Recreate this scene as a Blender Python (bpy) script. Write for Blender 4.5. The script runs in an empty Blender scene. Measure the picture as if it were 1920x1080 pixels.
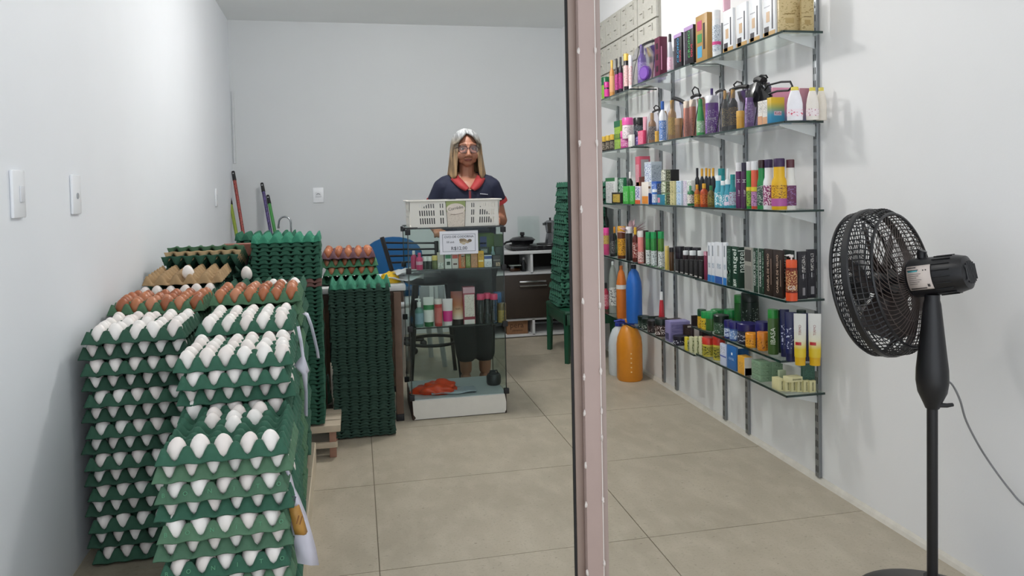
import bpy, bmesh, math, random
from mathutils import Vector, Matrix
from mathutils.bvhtree import BVHTree
random.seed(7)
PI = math.pi
S = bpy.context.scene
COL = S.collection

# ------------------------------------------------------------------ camera
F, CX, CY, EYE = 1387.0, 960.0, 405.0, 1.17
R = Matrix(((0.9782024083, -0.0278347441, 0.2057796768),
            (-0.2065908889, -0.0303187994, 0.9779575528),
            (-0.0209822054, -0.9991526397, -0.0354083271)))
cam = bpy.data.cameras.new('camera'); cam_o = bpy.data.objects.new('camera', cam); COL.objects.link(cam_o)
M4 = Matrix.Identity(4)
for i in range(3):
    M4[i][0] = R[i][0]; M4[i][1] = -R[i][1]; M4[i][2] = -R[i][2]
M4[2][3] = EYE
cam_o.matrix_world = M4
cam.sensor_width = 36; cam.lens = F * 36 / 1920; cam.shift_y = (CY - 540) / 1920; cam.clip_start = .05
S.camera = cam_o
# ------------------------------------------------------------------ light
S.view_settings.view_transform = 'Standard'; S.view_settings.look = 'None'
S.view_settings.exposure = 0.20; S.view_settings.gamma = 1.0
S.view_settings.use_curve_mapping = False
S.cycles.transparent_max_bounces = 40; S.cycles.max_bounces = 14; S.cycles.diffuse_bounces = 7
w = bpy.data.worlds.new('world'); S.world = w; w.use_nodes = True
w.node_tree.nodes['Background'].inputs[0].default_value = (.90, .95, 1.0, 1)
w.node_tree.nodes['Background'].inputs[1].default_value = 1.5
def area(name, loc, rot, sx, sy, power, color):
    l = bpy.data.lights.new(name, 'AREA'); l.shape = 'RECTANGLE'; l.size = sx; l.size_y = sy
    l.energy = power; l.color = color
    o = bpy.data.objects.new(name, l); COL.objects.link(o); o.location = loc; o.rotation_euler = rot
    return o
LAMPS = [(.50, 3.85, 40), (.40, 1.75, 7)]
for lx, ly, pw in LAMPS:
    l = bpy.data.lights.new('bulb_light', 'POINT'); l.energy = pw; l.color = (1, .98, .95); l.shadow_soft_size = .07
    o = bpy.data.objects.new('bulb_light', l); COL.objects.link(o); o.location = (lx, ly, 2.36)

# ------------------------------------------------------------------ projection helpers
def ray(x, y):
    return R @ Vector(((x - CX) / F, (y - CY) / F, 1.0))
def PY(x, y, Y):
    v = ray(x, y); return Vector((0, 0, EYE)) + v * (Y / v.y)
def PX(x, y, X):
    v = ray(x, y); return Vector((0, 0, EYE)) + v * (X / v.x)
def PZ(x, y, Z):
    v = ray(x, y); return Vector((0, 0, EYE)) + v * ((Z - EYE) / v.z)
RT = R.transposed()
def proj(P):
    c = RT @ (Vector(P) - Vector((0, 0, EYE)))
    return CX + F * c.x / c.z, CY + F * c.y / c.z, c.z
def Yof(px, X, z):
    a, b = .8, 9.0
    for _ in range(40):
        m = (a + b) / 2
        if proj((X, m, z))[0] > px: a = m
        else: b = m
    return (a + b) / 2
def zof(py, X, Y):
    a, b = -1.0, 4.0
    for _ in range(40):
        m = (a + b) / 2
        if proj((X, Y, m))[1] > py: a = m
        else: b = m
    return (a + b) / 2

# ------------------------------------------------------------------ materials
def lin(h):
    h = h.lstrip('#')
    if len(h) == 3: h = ''.join(c * 2 for c in h)
    out = []
    for i in (0, 2, 4):
        v = int(h[i:i + 2], 16) / 255
        out.append(v / 12.92 if v <= .04045 else ((v + .055) / 1.055) ** 2.4)
    return (*out, 1)
MATS = {}
def mat(h, rough=.45, var=.10, scale=30, bump=0, metal=0, coat=0):
    key = (h, rough, var, scale, bump, metal, coat)
    if key in MATS: return MATS[key]
    m = bpy.data.materials.new('paint_' + h.lstrip('#')); m.use_nodes = True
    nt = m.node_tree; b = nt.nodes['Principled BSDF']
    c = lin(h)
    tc = nt.nodes.new('ShaderNodeTexCoord'); n = nt.nodes.new('ShaderNodeTexNoise')
    n.inputs['Scale'].default_value = scale; n.inputs['Detail'].default_value = 3
    nt.links.new(tc.outputs['Object'], n.inputs['Vector'])
    mx = nt.nodes.new('ShaderNodeMix'); mx.data_type = 'RGBA'
    mx.inputs[6].default_value = (*[v * (1 - var) for v in c[:3]], 1)
    mx.inputs[7].default_value = (*[min(1, v * (1 + var)) for v in c[:3]], 1)
    nt.links.new(n.outputs['Fac'], mx.inputs[0]); nt.links.new(mx.outputs[2], b.inputs['Base Color'])
    b.inputs['Roughness'].default_value = rough; b.inputs['Metallic'].default_value = metal
    b.inputs['Coat Weight'].default_value = coat
    if bump:
        bp = nt.nodes.new('ShaderNodeBump'); bp.inputs['Strength'].default_value = bump; bp.inputs['Distance'].default_value = .004
        nt.links.new(n.outputs['Fac'], bp.inputs['Height']); nt.links.new(bp.outputs[0], b.inputs['Normal'])
    MATS[key] = m
    return m
def print_mat(base, ink, sx=60, sz=260, thr=.56):
    sx *= 2.4; sz *= 2.4
    """label paper with small illegible rows of print"""
    key = ('p', base, ink, sx, sz, thr)
    if key in MATS: return MATS[key]
    m = bpy.data.materials.new('printed_label'); m.use_nodes = True
    nt = m.node_tree; b = nt.nodes['Principled BSDF']; b.inputs['Roughness'].default_value = .4
    tc = nt.nodes.new('ShaderNodeTexCoord'); mp = nt.nodes.new('ShaderNodeMapping')
    mp.inputs['Scale'].default_value = (sx, sx, sz)
    n = nt.nodes.new('ShaderNodeTexNoise'); n.inputs['Scale'].default_value = 1; n.inputs['Detail'].default_value = 1
    nt.links.new(tc.outputs['Object'], mp.inputs[0]); nt.links.new(mp.outputs[0], n.inputs['Vector'])
    r = nt.nodes.new('ShaderNodeValToRGB'); r.color_ramp.elements[0].position = thr; r.color_ramp.elements[1].position = thr + .03
    r.color_ramp.elements[0].color = lin(base); r.color_ramp.elements[1].color = lin(ink)
    nt.links.new(n.outputs['Fac'], r.inputs[0]); nt.links.new(r.outputs[0], b.inputs['Base Color'])
    MATS[key] = m
    return m
def grad_mat(stops, z0, z1, rough=.4):
    """colour that truly changes along the object's own height"""
    key = ('g', tuple(stops), z0, z1)
    if key in MATS: return MATS[key]
    m = bpy.data.materials.new('graded_print'); m.use_nodes = True
    nt = m.node_tree; b = nt.nodes['Principled BSDF']; b.inputs['Roughness'].default_value = rough
    tc = nt.nodes.new('ShaderNodeTexCoord'); sp = nt.nodes.new('ShaderNodeSeparateXYZ'); mr = nt.nodes.new('ShaderNodeMapRange')
    mr.inputs[1].default_value = z0; mr.inputs[2].default_value = z1
    r = nt.nodes.new('ShaderNodeValToRGB'); e = r.color_ramp.elements
    e[0].position, e[0].color = stops[0][0], lin(stops[0][1]); e[1].position, e[1].color = stops[-1][0], lin(stops[-1][1])
    for p, h in stops[1:-1]:
        x = e.new(p); x.color = lin(h)
    nt.links.new(tc.outputs['Object'], sp.inputs[0]); nt.links.new(sp.outputs[2], mr.inputs[0])
    nt.links.new(mr.outputs[0], r.inputs[0]); nt.links.new(r.outputs[0], b.inputs['Base Color'])
    MATS[key] = m
    return m
def glass_mat(tint, gloss=.10, rough=.02, name='clear_glass'):
    key = ('gl', tint, gloss, rough)
    if key in MATS: return MATS[key]
    m = bpy.data.materials.new(name); m.use_nodes = True
    nt = m.node_tree; nt.nodes.remove(nt.nodes['Principled BSDF'])
    t = nt.nodes.new('ShaderNodeBsdfTransparent'); t.inputs[0].default_value = lin(tint)
    g = nt.nodes.new('ShaderNodeBsdfGlossy'); g.inputs['Roughness'].default_value = rough; g.inputs[0].default_value = (1, 1, 1, 1)
    fr = nt.nodes.new('ShaderNodeFresnel'); fr.inputs[0].default_value = 1.45
    ad = nt.nodes.new('ShaderNodeMath'); ad.operation = 'MULTIPLY'; ad.inputs[1].default_value = gloss * 10
    ad.use_clamp = True
    mx = nt.nodes.new('ShaderNodeMixShader')
    nt.links.new(fr.outputs[0], ad.inputs[0]); nt.links.new(ad.outputs[0], mx.inputs[0])
    nt.links.new(t.outputs[0], mx.inputs[1]); nt.links.new(g.outputs[0], mx.inputs[2])
    nt.links.new(mx.outputs[0], nt.nodes['Material Output'].inputs[0])
    MATS[key] = m
    return m
def floor_mat(base, dark, light):
    m = bpy.data.materials.new('worn_stone_tile'); m.use_nodes = True
    nt = m.node_tree; b = nt.nodes['Principled BSDF']; b.inputs['Roughness'].default_value = .5
    tc = nt.nodes.new('ShaderNodeTexCoord')
    def noise(sc, det=4, st=(1, 1, 1)):
        mp = nt.nodes.new('ShaderNodeMapping'); mp.inputs['Scale'].default_value = st
        n = nt.nodes.new('ShaderNodeTexNoise'); n.inputs['Scale'].default_value = sc; n.inputs['Detail'].default_value = det
        nt.links.new(tc.outputs['Object'], mp.inputs[0]); nt.links.new(mp.outputs[0], n.inputs['Vector']); return n
    def ramp(n, p0, p1):
        r = nt.nodes.new('ShaderNodeMapRange'); r.inputs[1].default_value = p0; r.inputs[2].default_value = p1
        nt.links.new(n.outputs['Fac'], r.inputs[0]); return r
    def mix(fac, a, bcol, k):
        x = nt.nodes.new('ShaderNodeMix'); x.data_type = 'RGBA'
        mu = nt.nodes.new('ShaderNodeMath'); mu.operation = 'MULTIPLY'; mu.inputs[1].default_value = k
        nt.links.new(fac.outputs[0], mu.inputs[0]); nt.links.new(mu.outputs[0], x.inputs[0])
        if isinstance(a, tuple): x.inputs[6].default_value = a
        else: nt.links.new(a, x.inputs[6])
        x.inputs[7].default_value = bcol; return x.outputs[2]
    c = mix(ramp(noise(3.2, 6), .35, .7), lin(base), lin(dark), .55)
    c = mix(ramp(noise(14, 5, (1, .5, 1)), .45, .75), c, lin(light), .5)
    c = mix(ramp(noise(120, 2), .55, .75), c, lin(dark), .55)
    c = mix(ramp(noise(55, 2, (1, 1.6, 1)), .66, .74), c, lin('5f584c'), .45)
    nt.links.new(c, b.inputs['Base Color'])
    bp = nt.nodes.new('ShaderNodeBump'); bp.inputs['Strength'].default_value = .12; bp.inputs['Distance'].default_value = .002
    n = noise(90, 3); nt.links.new(n.outputs['Fac'], bp.inputs['Height']); nt.links.new(bp.outputs[0], b.inputs['Normal'])
    return m
def wall_mat(h, name='painted_plaster'):
    m = bpy.data.materials.new(name); m.use_nodes = True
    nt = m.node_tree; b = nt.nodes['Principled BSDF']; b.inputs['Roughness'].default_value = .62
    tc = nt.nodes.new('ShaderNodeTexCoord')
    n = nt.nodes.new('ShaderNodeTexNoise'); n.inputs['Scale'].default_value = 2.3; n.inputs['Detail'].default_value = 6
    n2 = nt.nodes.new('ShaderNodeTexNoise'); n2.inputs['Scale'].default_value = 160; n2.inputs['Detail'].default_value = 2
    nt.links.new(tc.outputs['Object'], n.inputs['Vector']); nt.links.new(tc.outputs['Object'], n2.inputs['Vector'])
    c = lin(h); mx = nt.nodes.new('ShaderNodeMix'); mx.data_type = 'RGBA'
    mx.inputs[6].default_value = (*[v * .965 for v in c[:3]], 1); mx.inputs[7].default_value = (*[min(1, v * 1.03) for v in c[:3]], 1)
    nt.links.new(n.outputs['Fac'], mx.inputs[0]); nt.links.new(mx.outputs[2], b.inputs['Base Color'])
    bp = nt.nodes.new('ShaderNodeBump'); bp.inputs['Strength'].default_value = .08; bp.inputs['Distance'].default_value = .002
    nt.links.new(n2.outputs['Fac'], bp.inputs['Height']); nt.links.new(bp.outputs[0], b.inputs['Normal'])
    return m
def emit_mat(h, s):
    m = bpy.data.materials.new('lit_diffuser'); m.use_nodes = True
    nt = m.node_tree; b = nt.nodes['Principled BSDF']
    b.inputs['Emission Color'].default_value = lin(h); b.inputs['Emission Strength'].default_value = s
    return m

# ------------------------------------------------------------------ mesh helpers
def bx(bm, x0, x1, y0, y1, z0, z1, bev=0):
    r = bmesh.ops.create_cube(bm, size=1)
    vs = r['verts']
    for v in vs:
        v.co = Vector((x0 + (v.co.x + .5) * (x1 - x0), y0 + (v.co.y + .5) * (y1 - y0), z0 + (v.co.z + .5) * (z1 - z0)))
    if bev:
        es = list({e for v in vs for e in v.link_edges})
        bmesh.ops.bevel(bm, geom=es, offset=bev, segments=2, profile=.5, affect='EDGES')
def lathe(bm, prof, seg=20, sx=1, sy=1, cx=0, cy=0, z=0):
    rings = []
    for r, h in prof:
        if r < 1e-6: rings.append([bm.verts.new((cx, cy, z + h))])
        else: rings.append([bm.verts.new((cx + r * sx * math.cos(2 * PI * k / seg), cy + r * sy * math.sin(2 * PI * k / seg), z + h)) for k in range(seg)])
    for a, b in zip(rings, rings[1:]):
        if len(a) == 1 and len(b) == 1: continue
        for k in range(seg):
            k2 = (k + 1) % seg
            if len(a) == 1: bm.faces.new((a[0], b[k2], b[k]))
            elif len(b) == 1: bm.faces.new((a[k], a[k2], b[0]))
            else: bm.faces.new((a[k], a[k2], b[k2], b[k]))
def tube(bm, pts, r, seg=8, close=False, r2=None):
    pts = [Vector(p) for p in pts]; n = len(pts); rings = []
    up = Vector((0, 0, 1)); prevx = None
    for i, p in enumerate(pts):
        if close: t = (pts[(i + 1) % n] - pts[i - 1])
        else: t = pts[min(i + 1, n - 1)] - pts[max(i - 1, 0)]
        t.normalize()
        if prevx is None:
            a = up if abs(t.dot(up)) < .9 else Vector((1, 0, 0))
            x = a.cross(t).normalized()
        else:
            x = (prevx - t * prevx.dot(t)).normalized()
        prevx = x; y = t.cross(x)
        rr = r if r2 is None else r + (r2 - r) * i / max(1, n - 1)
        rings.append([bm.verts.new(p + (x * math.cos(2 * PI * k / seg) + y * math.sin(2 * PI * k / seg)) * rr) for k in range(seg)])
    m = n if close else n - 1
    for i in range(m):
        a, b = rings[i], rings[(i + 1) % n]
        for k in range(seg):
            bm.faces.new((a[k], a[(k + 1) % seg], b[(k + 1) % seg], b[k]))
    if not close:
        bm.faces.new(rings[0][::-1]); bm.faces.new(rings[-1])
def ball(bm, c, rx, ry=None, rz=None, sub=3):
    ry = rx if ry is None else ry; rz = rx if rz is None else rz
    r = bmesh.ops.create_icosphere(bm, subdivisions=sub, radius=1)
    for v in r['verts']: v.co = Vector((c[0] + v.co.x * rx, c[1] + v.co.y * ry, c[2] + v.co.z * rz))
def capsule(bm, a, b, ra, rb, n=5):
    a, b = Vector(a), Vector(b)
    k = max(2, int((b - a).length / (min(ra, rb) * .35)) + 1)
    for i in range(k + 1):
        t = i / k; p = a.lerp(b, t); r = ra + (rb - ra) * t
        ball(bm, p, r, sub=2)
def prism(bm, pts, axis, a0, a1):
    """closed 2-D outline pushed from a0 to a1 along an axis"""
    def P(u, v, s):
        return {'x': (s, u, v), 'y': (u, s, v), 'z': (u, v, s)}[axis]
    A = [bm.verts.new(P(u, v, a0)) for u, v in pts]; B = [bm.verts.new(P(u, v, a1)) for u, v in pts]
    n = len(pts)
    bm.faces.new(A); bm.faces.new(B[::-1])
    for i in range(n): bm.faces.new((A[i], B[i], B[(i + 1) % n], A[(i + 1) % n]))
def obj(name, bm, m, parent=None, smooth=40, fixn=True):
    if fixn: bmesh.ops.recalc_face_normals(bm, faces=bm.faces)
    if smooth:
        lim = math.radians(smooth)
        for f in bm.faces: f.smooth = True
        for e in bm.edges:
            if len(e.link_faces) == 2 and e.calc_face_angle(0) > lim: e.smooth = False
    me = bpy.data.meshes.new(name); bm.to_mesh(me); bm.free()
    me.materials.append(m)
    o = bpy.data.objects.new(name, me); COL.objects.link(o)
    if parent: o.parent = parent
    return o
def tag(o, label, cat, group=None, kind=None):
    o['label'] = label; o['category'] = cat
    if group: o['group'] = group
    if kind: o['kind'] = kind
    return o
def thing(name, label, cat, loc=(0, 0, 0), rz=0, group=None):
    o = bpy.data.objects.new(name, None); COL.objects.link(o)
    o.location = loc; o.rotation_euler = (0, 0, rz); o.empty_display_size = .05
    return tag(o, label, cat, group)
def struct(name, bm, m, parent=None, label=None, smooth=0):
    o = obj(name, bm, m, parent, smooth)
    if not parent: o['kind'] = 'structure'
    if label: o['label'] = label
    return o
def NB(): return bmesh.new()
def box(name, m, parent, x0, x1, y0, y1, z0, z1, bev=0):
    b = NB(); bx(b, x0, x1, y0, y1, z0, z1, bev); return obj(name, b, m, parent, 35)
def instance(src, parent=None, mtx=None):
    o = src.copy(); COL.objects.link(o)
    if parent: o.parent = parent
    return o
TXT = []
def text(body, size, m, parent, loc, rot, name='lettering', extr=.0003, sx=1.0):
    cu = bpy.data.curves.new('text', 'FONT'); cu.body = body; cu.size = size; cu.extrude = extr
    cu.align_x = 'CENTER'; cu.align_y = 'CENTER'; cu.resolution_u = 2
    o = bpy.data.objects.new('t', cu); COL.objects.link(o)
    TXT.append((o, name, m, parent, loc, rot, sx))
def face_rot(phi, vertical=False, tilt=0):
    q = Matrix.Rotation(phi, 4, 'Z') @ Matrix.Rotation(PI / 2 - tilt, 4, 'X')
    if vertical: q = q @ Matrix.Rotation(PI / 2, 4, 'Z')
    return q
def flush_text():
    dg = bpy.context.evaluated_depsgraph_get()
    for o, name, m, parent, loc, rot, sx in TXT:
        me = bpy.data.meshes.new_from_object(o.evaluated_get(dg))
        me.materials.clear(); me.materials.append(m)
        n = bpy.data.objects.new(name, me); COL.objects.link(n)
        n.parent = parent
        n.matrix_basis = Matrix.Translation(loc) @ rot @ Matrix.Diagonal((sx, 1, 1, 1))
    for t in TXT:
        cu = t[0].data; bpy.data.objects.remove(t[0]); bpy.data.curves.remove(cu)
    TXT.clear()
ORD = ['first', 'second', 'third', 'fourth', 'fifth', 'sixth', 'seventh', 'eighth', 'ninth', 'tenth', 'eleventh', 'twelfth',
       'thirteenth', 'fourteenth', 'fifteenth', 'sixteenth', 'seventeenth', 'eighteenth', 'nineteenth', 'twentieth']
TENS = {2: 'twenty', 3: 'thirty', 4: 'forty', 5: 'fifty', 6: 'sixty'}
def ordn(k):
    if k < 20: return ORD[k]
    n = k + 1; t, u = divmod(n, 10)
    return {2: 'twentieth', 3: 'thirtieth', 4: 'fortieth', 5: 'fiftieth', 6: 'sixtieth'}[t] if u == 0 else TENS[t] + '-' + ORD[u - 1]

# ------------------------------------------------------------------ room shell
BACK, WX, CEIL, FRONT = 6.10, 1.752, 2.53, -.35
def LX(y): return -.752 - .030 * y
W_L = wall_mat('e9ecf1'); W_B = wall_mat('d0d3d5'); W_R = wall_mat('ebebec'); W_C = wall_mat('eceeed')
b = NB()
vs = [b.verts.new((x, y, z)) for x, y, z in ((LX(FRONT), FRONT, 0), (LX(BACK + .1), BACK + .1, 0), (LX(BACK + .1), BACK + .1, CEIL + .05), (LX(FRONT), FRONT, CEIL + .05))]
vs2 = [b.verts.new(v.co + Vector((-.12, 0, 0))) for v in vs]
b.faces.new(vs); b.faces.new(vs2[::-1])
for i in range(4): b.faces.new((vs[i], vs2[i], vs2[(i + 1) % 4], vs[(i + 1) % 4]))
wl = struct('wall_left', b, W_L)
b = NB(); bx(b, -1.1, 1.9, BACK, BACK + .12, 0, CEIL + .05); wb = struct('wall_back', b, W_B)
b = NB(); bx(b, WX, WX + .12, FRONT, BACK + .1, 0, CEIL + .05); wr = struct('wall_right', b, W_R)
b = NB(); bx(b, -1.2, 1.9, FRONT, BACK + .12, CEIL, CEIL + .1); struct('ceiling', b, W_C)
FLM = floor_mat('b0a694', '978e7d', 'c2b9a7')
b = NB(); bx(b, -1.2, 1.9, FRONT, BACK + .12, -.12, -.004); fl = struct('floor', b, mat('7d7464', .9))
xs = [-1.06, -.845, .04, .925, 1.752]; ys = [FRONT] + [.22 + .69 * k for k in range(9)] + [BACK]
for i in range(4):
    for j in range(len(ys) - 1):
        g = .0016; b = NB()
        ddx = random.uniform(-.004, .004)
        bx(b, xs[i] + g + ddx * 0, xs[i + 1] - g, ys[j] + g, ys[j + 1] - g, -.004, 0)
        obj('floor_tile', b, FLM, fl, 0)
# cement skirting bead where the right wall meets the floor
b = NB()
prism(b, [(WX, 0), (WX - .016, 0), (WX - .010, .012), (WX, .022)], 'y', FRONT, BACK)
struct('baseboard_right', b, mat('cfcac0', .8, .15, 25, .3), None, 'rough cement bead along the foot of the right wall')
# low tiled ledge along the left wall
LEDGE = .10
def EX(y): return -.140 - .018 * y
b = NB()
y0, y1 = 1.15, 3.27
for_pts = [(LX(y0), y0), (EX(y0), y0), (EX(y1), y1), (LX(y1), y1)]
prism(b, for_pts, 'z', 0, LEDGE - .004)
led = struct('trim_1', b, mat('cbbfa9', .6, .12, 14), None, 'low beige ledge under the egg stacks by the left wall')
lt = floor_mat('9b917f', '837a69', 'aea591')
for k, (ya, yb) in enumerate(((y0, 1.62), (1.62, 2.27), (2.27, 2.87), (2.87, y1))):
    for (fa, fb) in ((0, .42), (.42, 1)):
        b = NB(); g = .0018
        def q(fr, y): return LX(y) + .002 + (EX(y) - LX(y) - .004) * fr
        prism(b, [(q(fa, ya) + g, ya + g), (q(fb, ya) - g, ya + g), (q(fb, yb) - g, yb - g), (q(fa, yb) + g, yb - g)], 'z', LEDGE - .004, LEDGE)
        obj('tile', b, lt, led, 0)
# corner cable cover on the back wall
b = NB(); bx(b, LX(BACK) + .012, LX(BACK) + .030, BACK - .012, BACK, 1.42, 1.98, .002)
struct('trim_2', b, mat('c9ccce', .5), None, 'thin white cable cover in the back left corner')
# perforated concrete block panel high on the right wall
cob = struct('trim_3', (lambda b: (bx(b, WX - .010, WX, 4.03, 5.51, 1.77, 2.345), b)[1])(NB()), mat('a9a79f', .9, .12, 40, .4), None, 'grey perforated concrete block panel high on the right wall')
CM = mat('bdbbb3', .9, .12, 60, .5)
bw, bh = .295, .19
for i in range(5):
    for j in range(3):
        ya = 4.03 + i * bw + .006; yb = 4.03 + (i + 1) * bw - .006; za = 1.77 + j * bh + .004; zb = za + bh - .008
        b = NB(); bx(b, WX - .030, WX - .010, ya, yb, za, zb, .003)
        obj('block', b, CM, cob, 0)
        b = NB()
        for u in (.27, .73):
            for v in (.28, .78):
                yc = ya + (yb - ya) * u; zc = za + (zb - za) * v
                bx(b, WX - .0385, WX - .030, yc - .030, yc + .030, zc + .010, zc + .020)
                bx(b, WX - .0385, WX - .030, yc - .030, yc - .021, zc - .022, zc + .010)
        o = obj('block_ridge', b, CM, cob, 0); o['kind'] = 'stuff'

# ------------------------------------------------------------------ ceiling bulbs (just above the frame)
for i, (lx, ly, pw) in enumerate(LAMPS):
    t = thing('ceiling_lamp', ['white ceiling bulb nearest the back wall', 'white ceiling bulb above the shop floor in front'][i], 'lamp', (lx, ly, CEIL))
    b = NB(); lathe(b, [(0, 0), (.045, 0), (.045, -.03), (.025, -.05), (0, -.05)]); obj('socket', b, mat('e8e8e8', .4), t)
    b = NB(); lathe(b, [(0, -.05), (.018, -.055), (.03, -.075), (.034, -.09), (.026, -.112), (0, -.122)]); obj('bulb', b, emit_mat('fffaf0', 6), t)

# ------------------------------------------------------------------ wall plates
PL = mat('eceef2', .35, .03)
def plate(y0_, zc, label, kind, hh=.118, ww=.075):
    x = LX(y0_)
    t = thing('wall_plate', label, kind, (x, y0_, zc), -.030 * -1)
    t.rotation_euler = (0, 0, .030)
    b = NB(); bx(b, 0, .009, -ww / 2, ww / 2, -hh / 2, hh / 2, .004); obj('cover', b, PL, t)
    return t
t = plate(2.02, 1.185, 'white light switch plate on the left wall nearest the shop front', 'switch')
b = NB(); bx(b, .009, .012, -.002, .022, -.020, .020, .001); obj('rocker', b, mat('dfe1e6', .3, .03), t)
t = plate(2.44, 1.183, 'white socket plate on the left wall, second from the shop front', 'outlet')
b = NB(); lathe(b, [(0, 0), (.009, 0), (.009, .002), (0, .002)], 16)
o = obj('cable_hole', b, mat('9a9da2', .6), t); o.rotation_euler = (0, PI / 2, 0); o.location = (.009, 0, -.004)
t = plate(5.20, 1.160, 'white switch plate on the left wall beside the broom handles', 'switch')
b = NB(); bx(b, .009, .011, -.012, .012, -.02, .02, .001); obj('rocker', b, mat('d5d8de', .3, .03), t)
p = PY(597, 366, BACK)
t = thing('wall_outlet', 'white power outlet on the back wall above the egg trays', 'outlet', (p.x, BACK, p.z))
b = NB(); bx(b, -.042, .042, -.010, 0, -.060, .060, .004); obj('cover', b, PL, t)
b = NB(); bx(b, -.024, .024, -.013, -.009, -.016, .024, .003); obj('socket_insert', b, mat('e0e2e6', .3), t)
b = NB(); tube(b, [(-.014 + .007 * k, -.0138, .006 + .006 * math.sin(PI * k / 4)) for k in range(5)], .002, 6); obj('socket_slot', b, mat('303236', .5), t)

# ------------------------------------------------------------------ egg trays and eggs
def tray_mesh(nx, ny, px, py, hexcol, name, H=.044, ap=.25):
    sub = 8
    us = [-ap, -ap / 2] + [i / sub for i in range(nx * sub + 1)] + [nx + ap / 2, nx + ap]
    vs_ = [-ap, -ap / 2] + [i / sub for i in range(ny * sub + 1)] + [ny + ap / 2, ny + ap]
    def h(u, v):
        uc = min(max(u, 0), nx); vc = min(max(v, 0), ny)
        e = H * min(1, max(.02, ((math.cos(2 * PI * uc) + math.cos(2 * PI * vc) + 2) / 4 - .10) * 1.28))
        eu = max(0, 1 - min(uc, nx - uc) / .5); ev = max(0, 1 - min(vc, ny - vc) / .5)   # deeper notches along the rim
        e -= .0105 * max(eu * (1 - math.cos(2 * PI * vc)) / 2, ev * (1 - math.cos(2 * PI * uc)) / 2)
        d = max(abs(u - uc), abs(v - vc)) / ap
        return e + (.0095 + .0015 * math.cos(2 * PI * uc) * math.cos(2 * PI * vc) - e) * d
    b = NB()
    top = [[b.verts.new(((u - nx / 2) * px, (v - ny / 2) * py, h(u, v) + .001)) for v in vs_] for u in us]
    bot = [[b.verts.new(((u - nx / 2) * px, (v - ny / 2) * py, h(u, v) - .0018)) for v in vs_] for u in us]
    A, B = len(us), len(vs_)
    for i in range(A - 1):
        for j in range(B - 1):
            b.faces.new((top[i][j], top[i + 1][j], top[i + 1][j + 1], top[i][j + 1]))
            b.faces.new((bot[i][j], bot[i][j + 1], bot[i + 1][j + 1], bot[i + 1][j]))
    for i in range(A - 1):
        b.faces.new((top[i][0], bot[i][0], bot[i + 1][0], top[i + 1][0])); b.faces.new((top[i][-1], top[i + 1][-1], bot[i + 1][-1], bot[i][-1]))
    for j in range(B - 1):
        b.faces.new((top[0][j], top[0][j + 1], bot[0][j + 1], bot[0][j])); b.faces.new((top[-1][j], bot[-1][j], bot[-1][j + 1], top[-1][j + 1]))
    for f in b.faces: f.smooth = True
    me = bpy.data.meshes.new(name); b.to_mesh(me); b.free()
    me.materials.append(mat(hexcol, .85, .22, 55, .35))
    return me
P5, P6 = .0508, .0458
TR = {}
def tray_data(kind, col, ap=.25):
    k = (kind, col, ap)
    if k not in TR:
        TR[k] = tray_mesh(5, 6, P5, P6, col, 'egg_tray', .044, ap) if kind == 5 else tray_mesh(6, 5, P6, P5, col, 'egg_tray', .044, ap)
    return TR[k]
G1, G2, G3, GK = '33604d', '476c50', '2a5544', '2f5846'
TN = {'2f7a5c': 'green'}
def put_tray(kind, col, x, y, z, label, group, rz=0., tilt=0., flip=False, name='egg_tray', ap=.25):
    o = bpy.data.objects.new(name, tray_data(kind, col, ap)); COL.objects.link(o)
    o.location = (x, y, z); o.rotation_euler = (tilt, PI if flip else 0, rz)
    return tag(o, label, 'egg tray', group)
def egg_mesh(col, name, rough=.42):
    b = NB(); n = 10; prof = []
    for i in range(n + 1):
        a = PI * i / n; z = -math.cos(a)
        r = math.sin(a) * (1 - .13 * z)
        prof.append((r * .0212 if 0 < i < n else 0, .0285 * (1 + z)))
    lathe(b, prof, 14)
    for f in b.faces: f.smooth = True
    bmesh.ops.recalc_face_normals(b, faces=b.faces)
    me = bpy.data.meshes.new(name); b.to_mesh(me); b.free(); me.materials.append(mat(col, rough, .05, 60))
    return me
EW = [egg_mesh(c, 'white_egg') for c in ('efe9e4', 'ece3de', 'f3eeea')]
EB = [egg_mesh(c, 'brown_egg') for c in ('aa6440', 'b3704b', '9a5837', 'bc7d5c')]
def put_egg(meshes, name, x, y, z, label, group):
    o = bpy.data.objects.new(name, random.choice(meshes)); COL.objects.link(o)
    a, c = random.uniform(-.16, .16), random.uniform(-.16, .16); s = random.uniform(.97, 1.06)
    o.scale = (s, s, s); o.location = (x, y, z + .0035); o.rotation_euler = (a, c, random.uniform(0, 6))
    return tag(o, label, 'egg', group)
def cups(kind):
    nx, ny, px, py = (5, 6, P5, P6) if kind == 5 else (6, 5, P6, P5)
    return nx, ny, px, py
def fill(kind, x, y, z, rz, meshes, name, sname, gname, rows=None, skip=(), tray='top tray'):
    nx, ny, px, py = cups(kind)
    for j in range(ny):
        if rows is not None and j not in rows: continue
        for i in range(nx):
            if (i, j) in skip: continue
            u, v = (i - nx / 2 + .5) * px, (j - ny / 2 + .5) * py
            X = x + u * math.cos(rz) - v * math.sin(rz); Y = y + u * math.sin(rz) + v * math.cos(rz)
            col = name.split('_')[0]
            put_egg(meshes, name, X, Y, z, f'{col} egg, {ORD[i]} from left, {ORD[j]} row, {tray} of {sname}', gname)
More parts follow.
